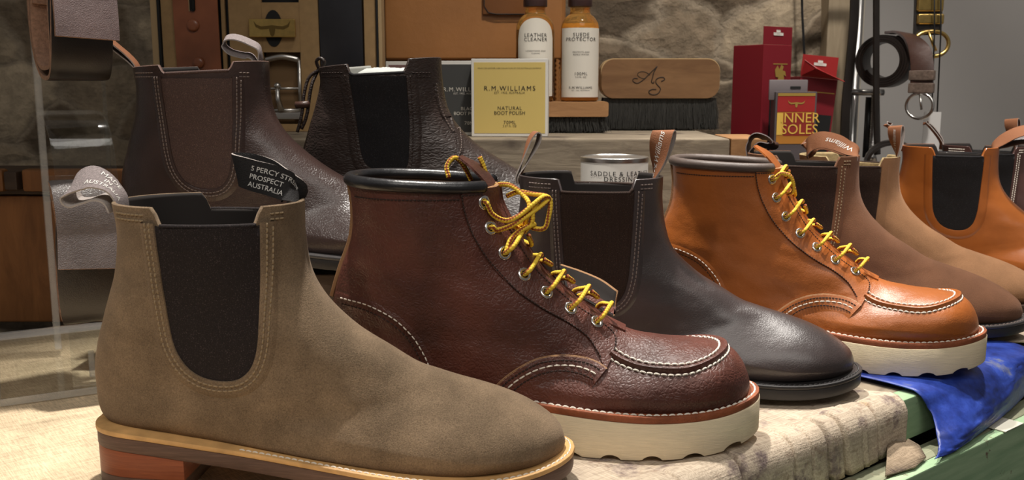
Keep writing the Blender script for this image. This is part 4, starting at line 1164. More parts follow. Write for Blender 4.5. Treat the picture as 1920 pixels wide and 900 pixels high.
# ---- canvas cloth over the table
def cloth(name, label, s0, s1, hang, m, ridges, steps=(), tmax=.70, seed=1, ns=220):
    rnd = random.Random(seed)
    from mathutils import noise
    rr = .012
    qs = list(np.linspace(-hang, 0, 10)) + list(np.linspace(.004, .12, 16)) + list(np.linspace(.15, tmax, 14))
    V = []
    sl_ = list(np.linspace(s0, s1, ns + 1)) if s1 > .5 else (list(np.linspace(s0, s1, ns + 1)))
    ns = len(sl_) - 1
    for s in sl_:
        hg = hang * (1 + .10 * noise.noise(Vector((s * 18, 3.1 * seed, 0))))
        for q in qs:
            qq = q if q > 0 else q * hg / hang
            if qq >= 0: t, z = qq, 0.0; nt, nz = 0, 1
            else:
                a = min(-qq / rr, math.pi / 2)
                t = -rr * math.sin(a); z = -rr * (1 - math.cos(a)); nt, nz = -math.sin(a), math.cos(a)
                rest = -qq - rr * math.pi / 2
                if rest > 0: z -= rest; t += .08 * rest * 0
            h = 0
            ss = s + .012 * math.sin(qq * 30 + seed)
            for c, w, dep in ridges:
                d = (ss - c) / w
                h += dep * math.exp(-d * d)
            for c, nx_ in zip(steps[:-1], steps[1:]):
                if c <= ss < nx_: h += .0013 * (1 - (ss - c) / (nx_ - c))
            k = max(0.0, min(1.0, (.020 - qq) / .022))
            h = max(h + .0042, .0004 if qq > -.008 else -.0016) * k + .0008 * noise.noise(Vector((s * 25, q * 40, seed))) * k
            t += nt * (h - .0015 * 0); z += nz * h
            V.append(ST(s, t, z - .0016))
    w = len(qs)
    Fc = [(i * w + j, (i + 1) * w + j, (i + 1) * w + j + 1, i * w + j + 1) for i in range(ns) for j in range(w - 1)]
    o = mesh(name, V, Fc, m, None)
    sol = o.modifiers.new('cloth_thickness', 'SOLIDIFY'); sol.thickness = .0016; sol.offset = 0
    return tag(o, label, 'cloth')
rd = [(-.1435, .0014, -.0022), (-.1215, .0014, -.0022), (-.0990, .0021, -.0075), (-.0780, .0022, -.0080), (-.0545, .0012, -.0016), (-.0315, .0014, -.0030), (-.203, .0016, -.003), (-.263, .002, -.003), (-.33, .004, .003), (-.05, .0012, .0012), (-.147, .0010, .0014)]
cloth('burlap_cloth', 'clean light beige burlap cloth under the acrylic belt stand at the left', -1.28, -.4015, .047, M_canvas2, [(-.7, .003, .002), (-.55, .003, -.002)], seed=3, ns=140)
cl = cloth('canvas_cloth', 'frayed beige canvas cloth with dark stains spread under the boots', -.40, .002, .047, M_canvas, rd, steps=(-.33, -.202, -.142, -.097, -.076, .012), seed=2, ns=400)
cloth('canvas_cloth', 'stained brown canvas end at the right edge beyond the blue tarp', .262, .95, .034, M_canvas, [(.3, .004, .0015), (.36, .004, -.002)], tmax=.42, seed=5, ns=90)
# folded tail of canvas
fl = [[ST(-.024, -.0145, -.030), ST(-.004, -.0190, -.036), ST(.008, -.0145, -.037)], [ST(-.040, -.024, -.040), ST(-.008, -.032, -.0415), ST(.010, -.024, -.0405)], [ST(-.062, -.036, -.0445), ST(-.028, -.042, -.0443), ST(-.002, -.037, -.0440)]]
V = [p for r_ in fl for p in r_]
ft = mesh('canvas_tail', V, [(0, 1, 4, 3), (1, 2, 5, 4), (3, 4, 7, 6), (4, 5, 8, 7)], M_canvas_dk, cl)
ft.modifiers.new('cloth_thickness', 'SOLIDIFY').thickness = .0016

# ---- blue tarp
def tarp():
    m, nt, b, nd, ln = newmat('blue_tarpaulin')
    tc = nd.new('ShaderNodeTexCoord')
    n = nd.new('ShaderNodeTexNoise'); n.inputs['Scale'].default_value = 22; n.inputs['Detail'].default_value = 9; n.inputs['Roughness'].default_value = .68
    ln.new(tc.outputs['Object'], n.inputs['Vector'])
    r = ramp(nd, [(.30, (.006, .012, .06)), (.46, (.014, .036, .24)), (.58, (.028, .065, .36)), (.655, (.13, .15, .26)), (.75, (.24, .19, .19))]); ln.new(n.outputs['Fac'], r.inputs['Fac'])
    ln.new(r.outputs['Color'], b.inputs['Base Color']); b.inputs['Roughness'].default_value = .42
    bp = nd.new('ShaderNodeBump'); bp.inputs['Strength'].default_value = .25; bp.inputs['Distance'].default_value = .003
    n2 = nd.new('ShaderNodeTexNoise'); n2.inputs['Scale'].default_value = 60; n2.inputs['Detail'].default_value = 5; ln.new(tc.outputs['Object'], n2.inputs['Vector'])
    ln.new(n2.outputs['Fac'], bp.inputs['Height']); ln.new(bp.outputs['Normal'], b.inputs['Normal'])
    return m
ctl = [  # rows back to front, columns left to right: s, t, z
 [(.024,.16,.0012),(.08,.16,.0012),(.13,.16,.0012),(.18,.16,.0012),(.225,.16,.0012)],
 [(.026,.06,.0012),(.08,.06,.0012),(.13,.06,.0014),(.18,.06,.0012),(.236,.06,.0012)],
 [(.028,.012,.0014),(.078,.012,.0016),(.13,.012,.0016),(.19,.012,.002),(.248,.012,.002)],
 [(.029,-.010,-.002),(.078,-.012,-.003),(.13,-.013,-.002),(.19,-.013,-.001),(.246,-.012,-.003)],
 [(.034,-.020,-.018),(.070,-.026,-.016),(.120,-.027,-.014),(.176,-.022,-.010),(.236,-.015,-.007)],
 [(.022,-.033,-.032),(.050,-.040,-.030),(.098,-.036,-.027),(.160,-.029,-.021),(.226,-.018,-.014)],
 [(.010,-.041,-.0385),(.042,-.044,-.038),(.098,-.038,-.035),(.166,-.029,-.031),(.232,-.0165,-.028)],
 [(-.002,-.0445,-.0425),(.030,-.0445,-.0435),(.100,-.036,-.0435),(.172,-.026,-.043),(.240,-.0135,-.041)]]
G = np.array(ctl)
G = np.array([cr(r_, 8) for r_ in G])
G = np.stack([cr(G[:, j], 7) for j in range(G.shape[1])], 1)
nr, nc = G.shape[:2]
from mathutils import noise as _ns
V = []
for i in range(nr):
    for j in range(nc):
        s_, t_, z_ = G[i, j]
        wv = .0016 * _ns.noise(Vector((s_ * 40, i * .12, 2))) * min(1, max(0, (.012 - t_) / .02)) + .0012 * _ns.noise(Vector((s_ * 110, i * .3, 7))) * min(1, max(0, (.012 - t_) / .02))
        V.append(ST(s_, t_ - abs(wv) * 1.2, z_ + abs(wv)))
tp = mesh('blue_tarp', V, [(i * nc + j, i * nc + j + 1, (i + 1) * nc + j + 1, (i + 1) * nc + j) for i in range(nr - 1) for j in range(nc - 1)], tarp(), None)
tm = tp.modifiers.new('tarp_thickness', 'SOLIDIFY'); tm.thickness = .0009; tm.offset = 0
tag(tp, 'scuffed blue tarp hanging over the green crate edge', 'tarp')

# ---- left: wooden crate and acrylic belt stand
cr_ = thing('wooden_crate', 'orange-brown varnished wooden crate at the left edge behind the belt stand', 'crate', (-.62, 1.04, 0))
box('side_panel', -.30, .21, 0, .30, .0, .142, M_orangewood, cr_, .003)
box('top_rail', -.30, .075, -.016, -.001, .148, .172, M_orangewood, cr_, .003)
box('top_rail', .095, .205, -.016, -.001, .148, .172, M_orangewood, cr_, .003)
box('rail_shadow_notch', .078, .092, -.020, -.001, .150, .170, M_darkwood, cr_, .002)  # dark block stands for the shadow notch in the rail
box('crate_lid', -.30, .21, 0, .30, .143, .150, M_darkwood, cr_, .002)

def acrylic():
    m, nt, b, nd, ln = newmat('clear_acrylic')
    out = nd['Material Output']
    tr = nd.new('ShaderNodeBsdfTransparent'); tr.inputs['Color'].default_value = (.95, .96, .955, 1)
    gl = nd.new('ShaderNodeBsdfGlossy'); gl.inputs['Roughness'].default_value = .06; gl.inputs['Color'].default_value = (.9, .9, .9, 1)
    lw = nd.new('ShaderNodeLayerWeight'); lw.inputs['Blend'].default_value = .25
    fr = nd.new('ShaderNodeMapRange'); fr.inputs['To Min'].default_value = .03; fr.inputs['To Max'].default_value = .30; ln.new(lw.outputs['Facing'], fr.inputs['Value'])
    pw = fr
    mx = nd.new('ShaderNodeMixShader'); ln.new(fr.outputs[0], mx.inputs[0]); ln.new(tr.outputs[0], mx.inputs[1]); ln.new(gl.outputs[0], mx.inputs[2])
    ln.new(mx.outputs[0], out.inputs['Surface'])
    return m
M_acryl = acrylic()
def acrylic_edge():  # pale mix stands in for light caught along the acrylic edges
    m, nt, b, nd, ln = newmat('acrylic_edge_glint')
    tr = nd.new('ShaderNodeBsdfTransparent'); mx = nd.new('ShaderNodeMixShader'); mx.inputs[0].default_value = .26
    b.inputs['Base Color'].default_value = (.72, .72, .70, 1); b.inputs['Roughness'].default_value = .15
    ln.new(tr.outputs[0], mx.inputs[1]); ln.new(b.outputs[0], mx.inputs[2]); ln.new(mx.outputs[0], nd['Material Output'].inputs['Surface'])
    return m
M_acedge = acrylic_edge()
sa = thing('acrylic_belt_stand', 'clear acrylic stand holding the two rolled belts at the left', 'display stand', (-.42, .757, .0), R(28))
box('base_plate', 0, .115, 0, .235, .0005, .0065, M_acryl, sa, .0008)
for a_ in ((0, .115, -.0012, .0, .0005, .0065), (0, .115, .2352, .2364, .0005, .0065), (-.0012, 0, 0, .235, .0005, .0065), (.1152, .1164, 0, .235, .0005, .0065), (0, .115, .205, .2345, .0067, .0085)):  # thin pale strips added to draw the plate's bright edge lines
    box('plate_edge_glint', *a_, M_acedge, sa, .0003)
box('peg', .070, .075, .030, .035, .0067, .030, M_acedge, sa, .001)
box('upright', .048, .054, .142, .166, .0066, .42, M_acedge, sa, .001)
box('upright', .098, .101, .050, .062, .0066, .42, M_acryl, sa, .001)
bw = cr([(.083, .0055, .007), (.083, .008, .03), (.083, .014, .0555)], 8)
ribbon('lower_arm', bw, (1, 0, 0), .056, .003, (M_acryl, M_acryl, M_acedge), sa)
hk = cr([(.072, .125, .236), (.075, .085, .234), (.078, .062, .220), (.080, .053, .195), (.081, .050, .15), (.081, .050, .08)], 8)
ribbon('curved_arm', hk, (1, 0, 0), .050, .003, (M_acryl, M_acryl, M_acedge), sa)
hp = at(136, 352, .752) - Vector((-.42, .757, 0)); hp = Matrix.Rotation(R(-28), 3, 'Z') @ hp
box('price_holder', hp.x - .021, hp.x + .021, hp.y - .0015, hp.y + .0015, hp.z - .010, hp.z + .010, M_acryl, sa, .0006)
M_belt_gy = leather('grey_brown_belt_leather', (.13, .105, .10), .38, 700, .3, .2, 30, .1, .1)  # on the lower belt's end this grey stands in for reflected light
M_belt_bk = leather('black_belt_leather', (.016, .012, .010), .35, 700, .15, .2, 30, .15, .1)
M_belt_mauve = leather('lit_mauve_belt_leather', (.20, .14, .135), .55, 800, .3, .15, 40, 0, .1)  # outer end of the black strap, light on it put into the colour
M_belt_edge = mat('fuzzy_raw_belt_edge', (.33, .19, .125), .9, var=.3, vscale=300, bump=.9, bscale=700)

def belt_roll(label, c, rz, a, b, width, turns, mats, flap, name='rolled_belt'):
    """strap wound into an upright oval: a = half depth, b = half height; outer end stops at the front"""
    t = thing(name, label, 'belt', c, rz, 'rolled belts on the acrylic stand')
    P = []
    th0 = -math.pi / 2                                         # front
    N = int(60 * turns)
    for i in range(N + 1):
        u = i / N; ang = math.radians(flap) + 2 * math.pi * turns * u
        k = 1 - .33 * u * min(1.0, turns / 2.2)
        y = -a * k * math.cos(ang); z = b * (k + .04 * u) * math.sin(ang)
        # squarish oval
        sq = 1 / (abs(math.cos(ang)) ** 3.2 + abs(math.sin(ang)) ** 3.2) ** (1 / 3.2)
        P.append((0.0015 * math.sin(i * .3), y * sq * (1 if True else 0), z * sq))
    P = np.array(P)
    P[0] += np.array([0, -.006, 0]); P[1] += np.array([0, -.0045, 0]); P[2] += np.array([0, -.003, 0]); P[3] += np.array([0, -.0015, 0])
    bn = resample(P, .003)
    n1 = int(len(bn) * flap_frac(bn))
    ribbon('strap_end', bn[:n1 + 1], (1, 0, 0), width, .0034, (mats[0], mats[1], mats[2]), t)
    ribbon('strap', bn[n1:], (1, 0, 0), width * .97, .0034, (mats[3], mats[4], mats[2]), t)
    return t
def flap_frac(bn):
    # the outer end, coloured paler for the light on it, goes over the top to the back
    z = bn[:, 2]; i = int(np.argmax(z[:len(z) // 3])); return max(.08, i / len(bn))
pu = at(94, -18, .80)
belt_roll('mauve brown rolled belt at the top left corner of the acrylic stand', (pu.x, pu.y + .035, pu.z), R(40), .036, .077, .050, 2.6, (M_belt_edge, M_belt_mauve, M_belt_edge, M_belt_edge, M_belt_bk), -27)
pl = at(138, 486, .775)
belt_roll('black rolled belt with grey shiny end, lower on the acrylic stand', (pl.x, pl.y + .030, pl.z), R(27), .030, .063, .052, 2.3, (M_belt_edge, M_belt_gy, M_belt_edge, M_belt_edge, M_belt_bk), -7)

# ---- riser plank with the back row
rs = thing('riser', 'dark stained low wooden riser carrying the two dark boots at the back', 'riser', (-.40, .866, 0))
box('riser_board', .0, .37, 0, .059, .062, .0895, M_darkwood, rs, .002)
box('riser_board', .0, .52, .060, .174, .062, .0895, M_darkwood, rs, .002)
box('riser_board', .0, .42, .175, .296, .062, .0895, M_darkwood, rs, .002)
box('riser_support', .13, .36, .02, .26, .0, .061, M_darkwood, rs, .002)

# ---- weathered shelf box
sh = thing('shelf_box', 'weathered grey-brown timber box forming the shelf behind the boots', 'shelf', (-.385, 1.17, 0))
box('shelf_plank', 0, .65, 0, .52, .085, .1965, M_oldwood, sh, .003)
box('shelf_base', .01, .64, .02, .50, .0, .084, M_darkwood, sh, .002)
bk = tag(box('wood_block', 0, .045, 0, .1, 0, .1965, M_blockwood, None, .002), 'honey-coloured wood block at the right end of the weathered shelf', 'block')
bk.location = (.268, 1.18, 0)
tp_ = thing('tin_support', 'low dark wooden block under the dressing tin', 'block', (.03, 1.045, 0))
box('block', 0, .16, 0, .11, 0, .089, M_darkwood, tp_, .002)
SHZ = .1968
# ---- things on the shelf
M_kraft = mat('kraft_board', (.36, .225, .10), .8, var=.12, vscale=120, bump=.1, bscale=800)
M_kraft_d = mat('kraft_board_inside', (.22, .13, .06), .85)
M_copper = leather('burnished_copper_leather', (.27, .085, .035), .28, 600, .06, .35, 14, .3, .08)
M_navy = leather('black_dress_leather', (.022, .022, .026), .25, 600, .05, .2, 20, .3, .05)
M_gilt_edge = mat('pale_box_edge', (.42, .29, .15), .7)
M_saddle = leather('saddle_tan_leather', (.30, .125, .035), .42, 500, .08, .15, 8, .1, .08)
M_saddle_d = leather('saddle_tan_strap_leather', (.20, .075, .022), .45, 500, .08, .15, 8, .1, .08)
M_lab = mat('cream_paper_label', (.66, .62, .54), .7)
M_cap = mat('dark_brown_cap', (.055, .028, .026), .35)
M_yel = mat('straw_yellow_card', (.66, .50, .17), .95, spec=.03)
M_card_w = mat('white_card', (.72, .69, .63), .6)
M_card_g = mat('charcoal_card', (.055, .055, .052), .6)
M_card_p = mat('dusty_pink_card', (.20, .105, .095), .6)
M_red = mat('crimson_card', (.20, .010, .018), .5)
M_red_d = mat('scarlet_card', (.34, .024, .024), .4)
M_gold = mat('gold_foil', (.60, .40, .10), .4, .6)
M_yprint = mat('yellow_print', (.72, .46, .08), .7)
M_bristle = mat('black_bristles', (.040, .038, .033), .7)
M_brushwood = wood('polished_brush_wood', (.15, .075, .032), (.25, .135, .06), .4, (1, 6, 6), 9, .1)
M_brushpale = mat('pale_bevel_wood', (.52, .36, .18), .45)
M_amber = mat('amber_glass', (.90, .50, .14), .05, trans=.85, ior=1.3)
M_syrup = mat('yellow_liquid', (.80, .46, .04), .2, trans=.2, ior=1.33)
M_silver = mat('brushed_silver', (.62, .60, .57), .3, 1.0)

def pbox(name, u0, u1, v0, v1, Y, depth, m, par=None, bev=.0008, off=None):
    """box whose front face spans the given directions at distance Y; coordinates local to the parent's location"""
    a = at(u0, v1, Y); b = at(u1, v0, Y); o = off or Vector((0, 0, 0))
    return box(name, a.x - o.x, b.x - o.x, Y - o.y, Y + depth - o.y, a.z - o.z, b.z - o.z, m, par, bev)

# belt gift boxes: black-edged kraft tray with two straps and two buckles
Yb = 1.34
ob = Vector((at(298, 250, Yb).x, Yb, SHZ))
bb = thing('belt_gift_box', 'kraft belt presentation box with cut-outs for straps and buckles, standing on the shelf', 'box', ob)
X = lambda u: at(u, 100, Yb).x - ob.x
zT = .42
box('tray_back', X(298), X(712), .030, .036, .0, zT, M_black, bb, .001)
box('tray_side', X(298), X(303), 0, .029, .0, zT, M_black, bb, .0008)
box('tray_side', X(706), X(710), 0, .029, .0, zT, M_black, bb, .0008)
box('tray_edge', X(710.3), X(717), -.001, .029, .0, zT, M_gilt_edge, bb, .0008)
box('tray_edge', X(284), X(297), .004, .029, .0, zT, M_gilt_edge, bb, .0008)
# insert card: strips around the openings
def zz(v): return at(500, v, Yb).z - SHZ
box('insert_card', X(304), X(330), .004, .010, 0, zT, M_kraft, bb, .0005)
box('insert_card', X(416), X(423), .004, .010, 0, zT, M_kraft, bb, .0005)
box('insert_card', X(424), X(430), .010, .028, 0, zT, M_black, bb, .0005)
box('insert_card', X(430), X(492), .004, .010, 0, zT, M_kraft, bb, .0005)
box('insert_card', X(562), X(598), .004, .010, 0, zT, M_kraft, bb, .0005)
box('insert_card', X(492), X(562), .004, .010, 0, zz(233), M_kraft, bb, .0005)
box('insert_card', X(492), X(562), .004, .010, zz(98), zz(4), M_kraft, bb, .0005)
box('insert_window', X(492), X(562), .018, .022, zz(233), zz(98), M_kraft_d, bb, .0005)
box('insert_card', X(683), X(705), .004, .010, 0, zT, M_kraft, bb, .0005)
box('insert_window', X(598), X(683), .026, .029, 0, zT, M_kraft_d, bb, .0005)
# oval cut-out behind the brass plate
V = [(X(513.5), .0036, zz(53))]; ov = 24
for i in range(ov):
    a = 2 * math.pi * i / ov
    V.append((X(513.5) + .0125 * math.cos(a), .0036, zz(53) + .0247 * math.sin(a)))
V += [(x, .0030, z) for x, _, z in V]
mesh('oval_cutout', V, [(0 + ov + 1, ov + 2 + i, ov + 2 + (i + 1) % ov) for i in range(ov)] + [(1 + i, 1 + (i + 1) % ov, ov + 2 + (i + 1) % ov, ov + 2 + i) for i in range(ov)], M_black, bb, smooth=False)
def strap_in_box(name, label, u0, u1, m, yb, bow, cat='belt'):
    c = Vector((ob.x + (X(u0) + X(u1)) / 2, ob.y, SHZ))
    t = thing(name, label, cat, c)
    zs = np.linspace(.0, .41, 40)
    P = np.stack([0 * zs, yb - bow * np.sin(zs / .41 * math.pi), zs + .001], 1)
    return t, P, X(u1) - X(u0)
t_, P, w_ = strap_in_box('copper_belt', 'burnished copper-brown leather belt strap with slot and studs, left in the kraft box', 330, 415, None, .006, .010)
ribbon('strap', P, (1, 0, 0), w_ * .97, .003, (M_copper,) * 3, t_)
for v, rr_ in ((48, .0085), (118, .0075)):
    z = zz(v)
    V = []; Fc = []
    for k, (rd_, dy) in enumerate(((1, 0), (.95, -.0016), (.7, -.0026), (.3, -.0031))):
        for i in range(18): V.append((-.004 + (v - 48) * .00007 + rr_ * rd_ * math.cos(i * math.pi / 9), -.006 + dy, z + rr_ * rd_ * math.sin(i * math.pi / 9)))
    for k in range(3):
        for i in range(18): Fc.append((k * 18 + i, k * 18 + (i + 1) % 18, (k + 1) * 18 + (i + 1) % 18, (k + 1) * 18 + i))
    Fc.append(tuple(range(54, 72)))
    mesh('stud', V, Fc, M_copper, t_)
sl = bmesh.new(); addbox(sl, -.0065, .0005, -.0062, -.0052, zz(22), zT - .02, .003, 3); o = frombm('slot', sl, M_black, t_)
box('slot_rim', -.0085, -.007, -.0064, -.0045, zz(22), zT - .02, M_gilt_edge, t_, .0005)
t_, P, w_ = strap_in_box('black_belt', 'black leather belt strap at the right of the kraft box', 600, 680, None, .014, .012)
ribbon('strap', P, (1, 0, 0), w_, .003, (M_navy,) * 3, t_)
def longhorn(fn, s):
    """flat longhorn skull emblem outline"""
    pts = [(-1.0, .34), (-.86, .16), (-.6, .05), (-.3, .07), (-.12, .10), (0, .12), (.12, .10), (.3, .07), (.6, .05), (.86, .16), (1.0, .34), (.9, .02), (.62, -.12), (.3, -.10), (.17, -.07), (.15, -.2), (.1, -.42), (.0, -.5), (-.1, -.42), (-.15, -.2), (-.17, -.07), (-.3, -.10), (-.62, -.12), (-.9, .02)]
    V = [fn(x * s, z * s) for x, z in pts]
    return V, [tuple(range(len(V)))]
bu = thing('brass_plate_buckle', 'brass plate buckle with longhorn emblem clipped in the kraft box', 'buckle', (ob.x + X(513.5), ob.y, SHZ + zz(53)))
box('plate', X(470) - X(513.5), X(556) - X(513.5), -.0045, .0008, -.0122, .0122, M_brass, bu, .0012, 3)
v_, f_ = longhorn(flat((0, -.0046, .001), (1, 0, 0), (0, 0, 1)), .025)
mesh('emblem', v_, f_, mat('darkened_brass', (.20, .13, .04), .4, .8), bu, smooth=False)
sb = thing('silver_buckle', 'silver frame buckle with prong in the lower window of the kraft box', 'buckle', (ob.x + X(527), ob.y + .008, SHZ + zz(165)))
def zs_(v): return zz(v) - zz(165)
bar = lambda n, pts, r: tube(n, np.array(pts), r, M_silver, sb, seg=10)
xl, xr = X(494) - X(527), X(558) - X(527)
fr_ = cr([(xl, 0, zs_(112)), (0, -.003, zs_(106)), (xr, 0, zs_(112))], 6); tube('frame_bar', fr_, .0042, M_silver, sb)
bar('frame_bar', [(xr, 0, zs_(112)), (xr, 0, zs_(222))], .003); bar('frame_bar', [(xl, 0, zs_(112)), (xl, 0, zs_(222))], .003)
bar('frame_bar', [(xl, 0, zs_(207)), (xr, 0, zs_(207))], .0024); bar('frame_bar', [(xl, 0, zs_(166)), (xr, 0, zs_(166))], .0018)
box('frame_plate', xl, xr + .002, -.003, .003, zs_(224), zs_(211), M_silver, sb, .001)
tube('prong', np.array([(X(516) - X(527), -.004, zs_(164)), (X(517) - X(527), -.006, zs_(185)), (X(522) - X(527), -.005, zs_(207))]), [.003, .0036, .0045], M_silver, sb)
V = bmesh.new(); bmesh.ops.create_uvsphere(V, u_segments=14, v_segments=10, radius=.0048, matrix=Matrix.Translation((X(516.5) - X(527), -.004, zs_(161)))); frombm('prong_knob', V, M_silver, sb, True, 0)

# saddle-tan bag
Yg = 1.46
og = Vector((at(890, 200, Yg).x, Yg, SHZ))
bg = thing('leather_bag', 'large saddle-tan leather bag standing behind the bottles', 'bag', og)
gx = lambda u: at(u, 50, Yg).x - og.x
gz = lambda v: at(900, v, Yg).z - SHZ
box('bag_body', gx(718), gx(1062), .012, .13, .0, .40, M_saddle, bg, .010, 4)
box('flap', gx(720), gx(1056), .002, .011, gz(112), .40, M_saddle, bg, .004, 3)
tb_ = bmesh.new(); addbox(tb_, gx(905), gx(1000), -.004, .0015, gz(28), .40, .0025, 2); st_ = frombm('buckle_tongue', tb_, M_saddle_d, bg)
tube('tongue_seam', np.array([(gx(908), -.0045, .38), (gx(908), -.0045, gz(12)), (gx(916), -.0045, gz(24)), (gx(930), -.0045, gz(27)), (gx(998), -.0045, gz(27))]), .0008, M_black, bg)
ba = []
for i in range(26):
    z = .01 + i * .0085
    ba.append(z)
tube('braided_edge', np.array([(gx(1046) + (.0012 if i % 2 else -.0012), .006, .005 + i * .0035) for i in range(70)]), .0032, M_saddle, bg)

# bottles stand on an upturned brush
Yk = 1.30
def rounded_block(name, x0, x1, y0, y1, z0, z1, m, par, rv=.02, bev=.002, front_round=True):
    """brush handle: rounded ends seen from the front"""
    bm = bmesh.new(); n = 10; P = []
    for cx, sx in ((x1 - rv, 1), (x0 + rv, -1)):
        for k in range(n + 1):
            a = math.pi / 2 * (k / n)
            P.append((cx + sx * rv * (math.cos(a) if sx > 0 else math.sin(a)), 0, 0, a, sx))
    prof = []
    hz = z1 - z0; r = min(rv, hz / 2)
    for q, (cx, cz, a0) in enumerate(((x1 - r, z1 - r, 0), (x0 + r, z1 - r, 90), (x0 + r, z0 + r, 180), (x1 - r, z0 + r, 270))):
        for k in range(n + 1):
            a = R(a0 + 90 * k / n); prof.append((cx + r * math.cos(a), cz + r * math.sin(a)))
    V = [bm.verts.new((x, y0, z)) for x, z in prof]; W = [bm.verts.new((x, y1, z)) for x, z in prof]
    L = len(prof)
    for i in range(L): bm.faces.new((V[i], V[(i + 1) % L], W[(i + 1) % L], W[i]))
    f1 = bm.faces.new(V); f2 = bm.faces.new(W[::-1])
    es = [e for e in bm.edges if (e.verts[0] in V and e.verts[1] in V) or (e.verts[0] in W and e.verts[1] in W)]
    bmesh.ops.bevel(bm, geom=es, offset=bev, segments=2, affect='EDGES')
    return frombm(name, bm, m, par)
def bristles(name, x0, x1, y0, y1, z0, z1, par, n, seed, flare=.006):
    rnd = random.Random(seed); V = []; Fc = []
    nx = int(n); 
    for i in range(nx):
        x = rnd.uniform(x0, x1); y = y0 + (y1 - y0) * (rnd.random() ** 1.8)
        dx = (2 * (x - x0) / (x1 - x0) - 1) * flare + rnd.gauss(0, .0022); dy = -flare * .5 * (1 - (y - y0) / (y1 - y0)) + rnd.gauss(0, .0015)
        ze = z0 + rnd.uniform(0, .004); r = .00045
        mx_, my_, mz = x + dx * .4 + rnd.gauss(0, .0012), y + dy * .4, (z1 + ze) / 2
        b = len(V)
        for (px, py, pz, rr) in ((x, y, z1, r), (mx_, my_, mz, r), (x + dx, y + dy, ze, r * .7)):
            V += [(px + rr, py, pz), (px - rr * .5, py + rr * .87, pz), (px - rr * .5, py - rr * .87, pz)]
        for k in range(2):
            for j in range(3): Fc.append((b + k * 3 + j, b + k * 3 + (j + 1) % 3, b + k * 3 + 3 + (j + 1) % 3, b + k * 3 + 3 + j))
    o = mesh(name, V, Fc, M_bristle, par, smooth=True); o['kind'] = 'stuff'
    box(name.replace('bristles', 'bristle') + '_core', x0 + .003, x1 - .003, y0 + .004, y1, z0 + .004, z1, M_bristle, par, .002)
    return o
ok = Vector((at(1085, 220, Yk).x, Yk, SHZ))
kz = lambda v: at(1085, v, Yk).z - SHZ
sbr = thing('wooden_shoe_brush', 'honey wood shoe brush lying bristles down with the two bottles on its back', 'brush', ok)
kx = lambda u: at(u, 205, Yk).x - ok.x
rounded_block('brush_back', kx(955), kx(1141), .0, .065, kz(219), kz(191) , M_blockwood, sbr, .003, .0012)
bristles('bristles', kx(960), kx(1136), .004, .06, .0004, kz(219), sbr, 2600, 5, .003)

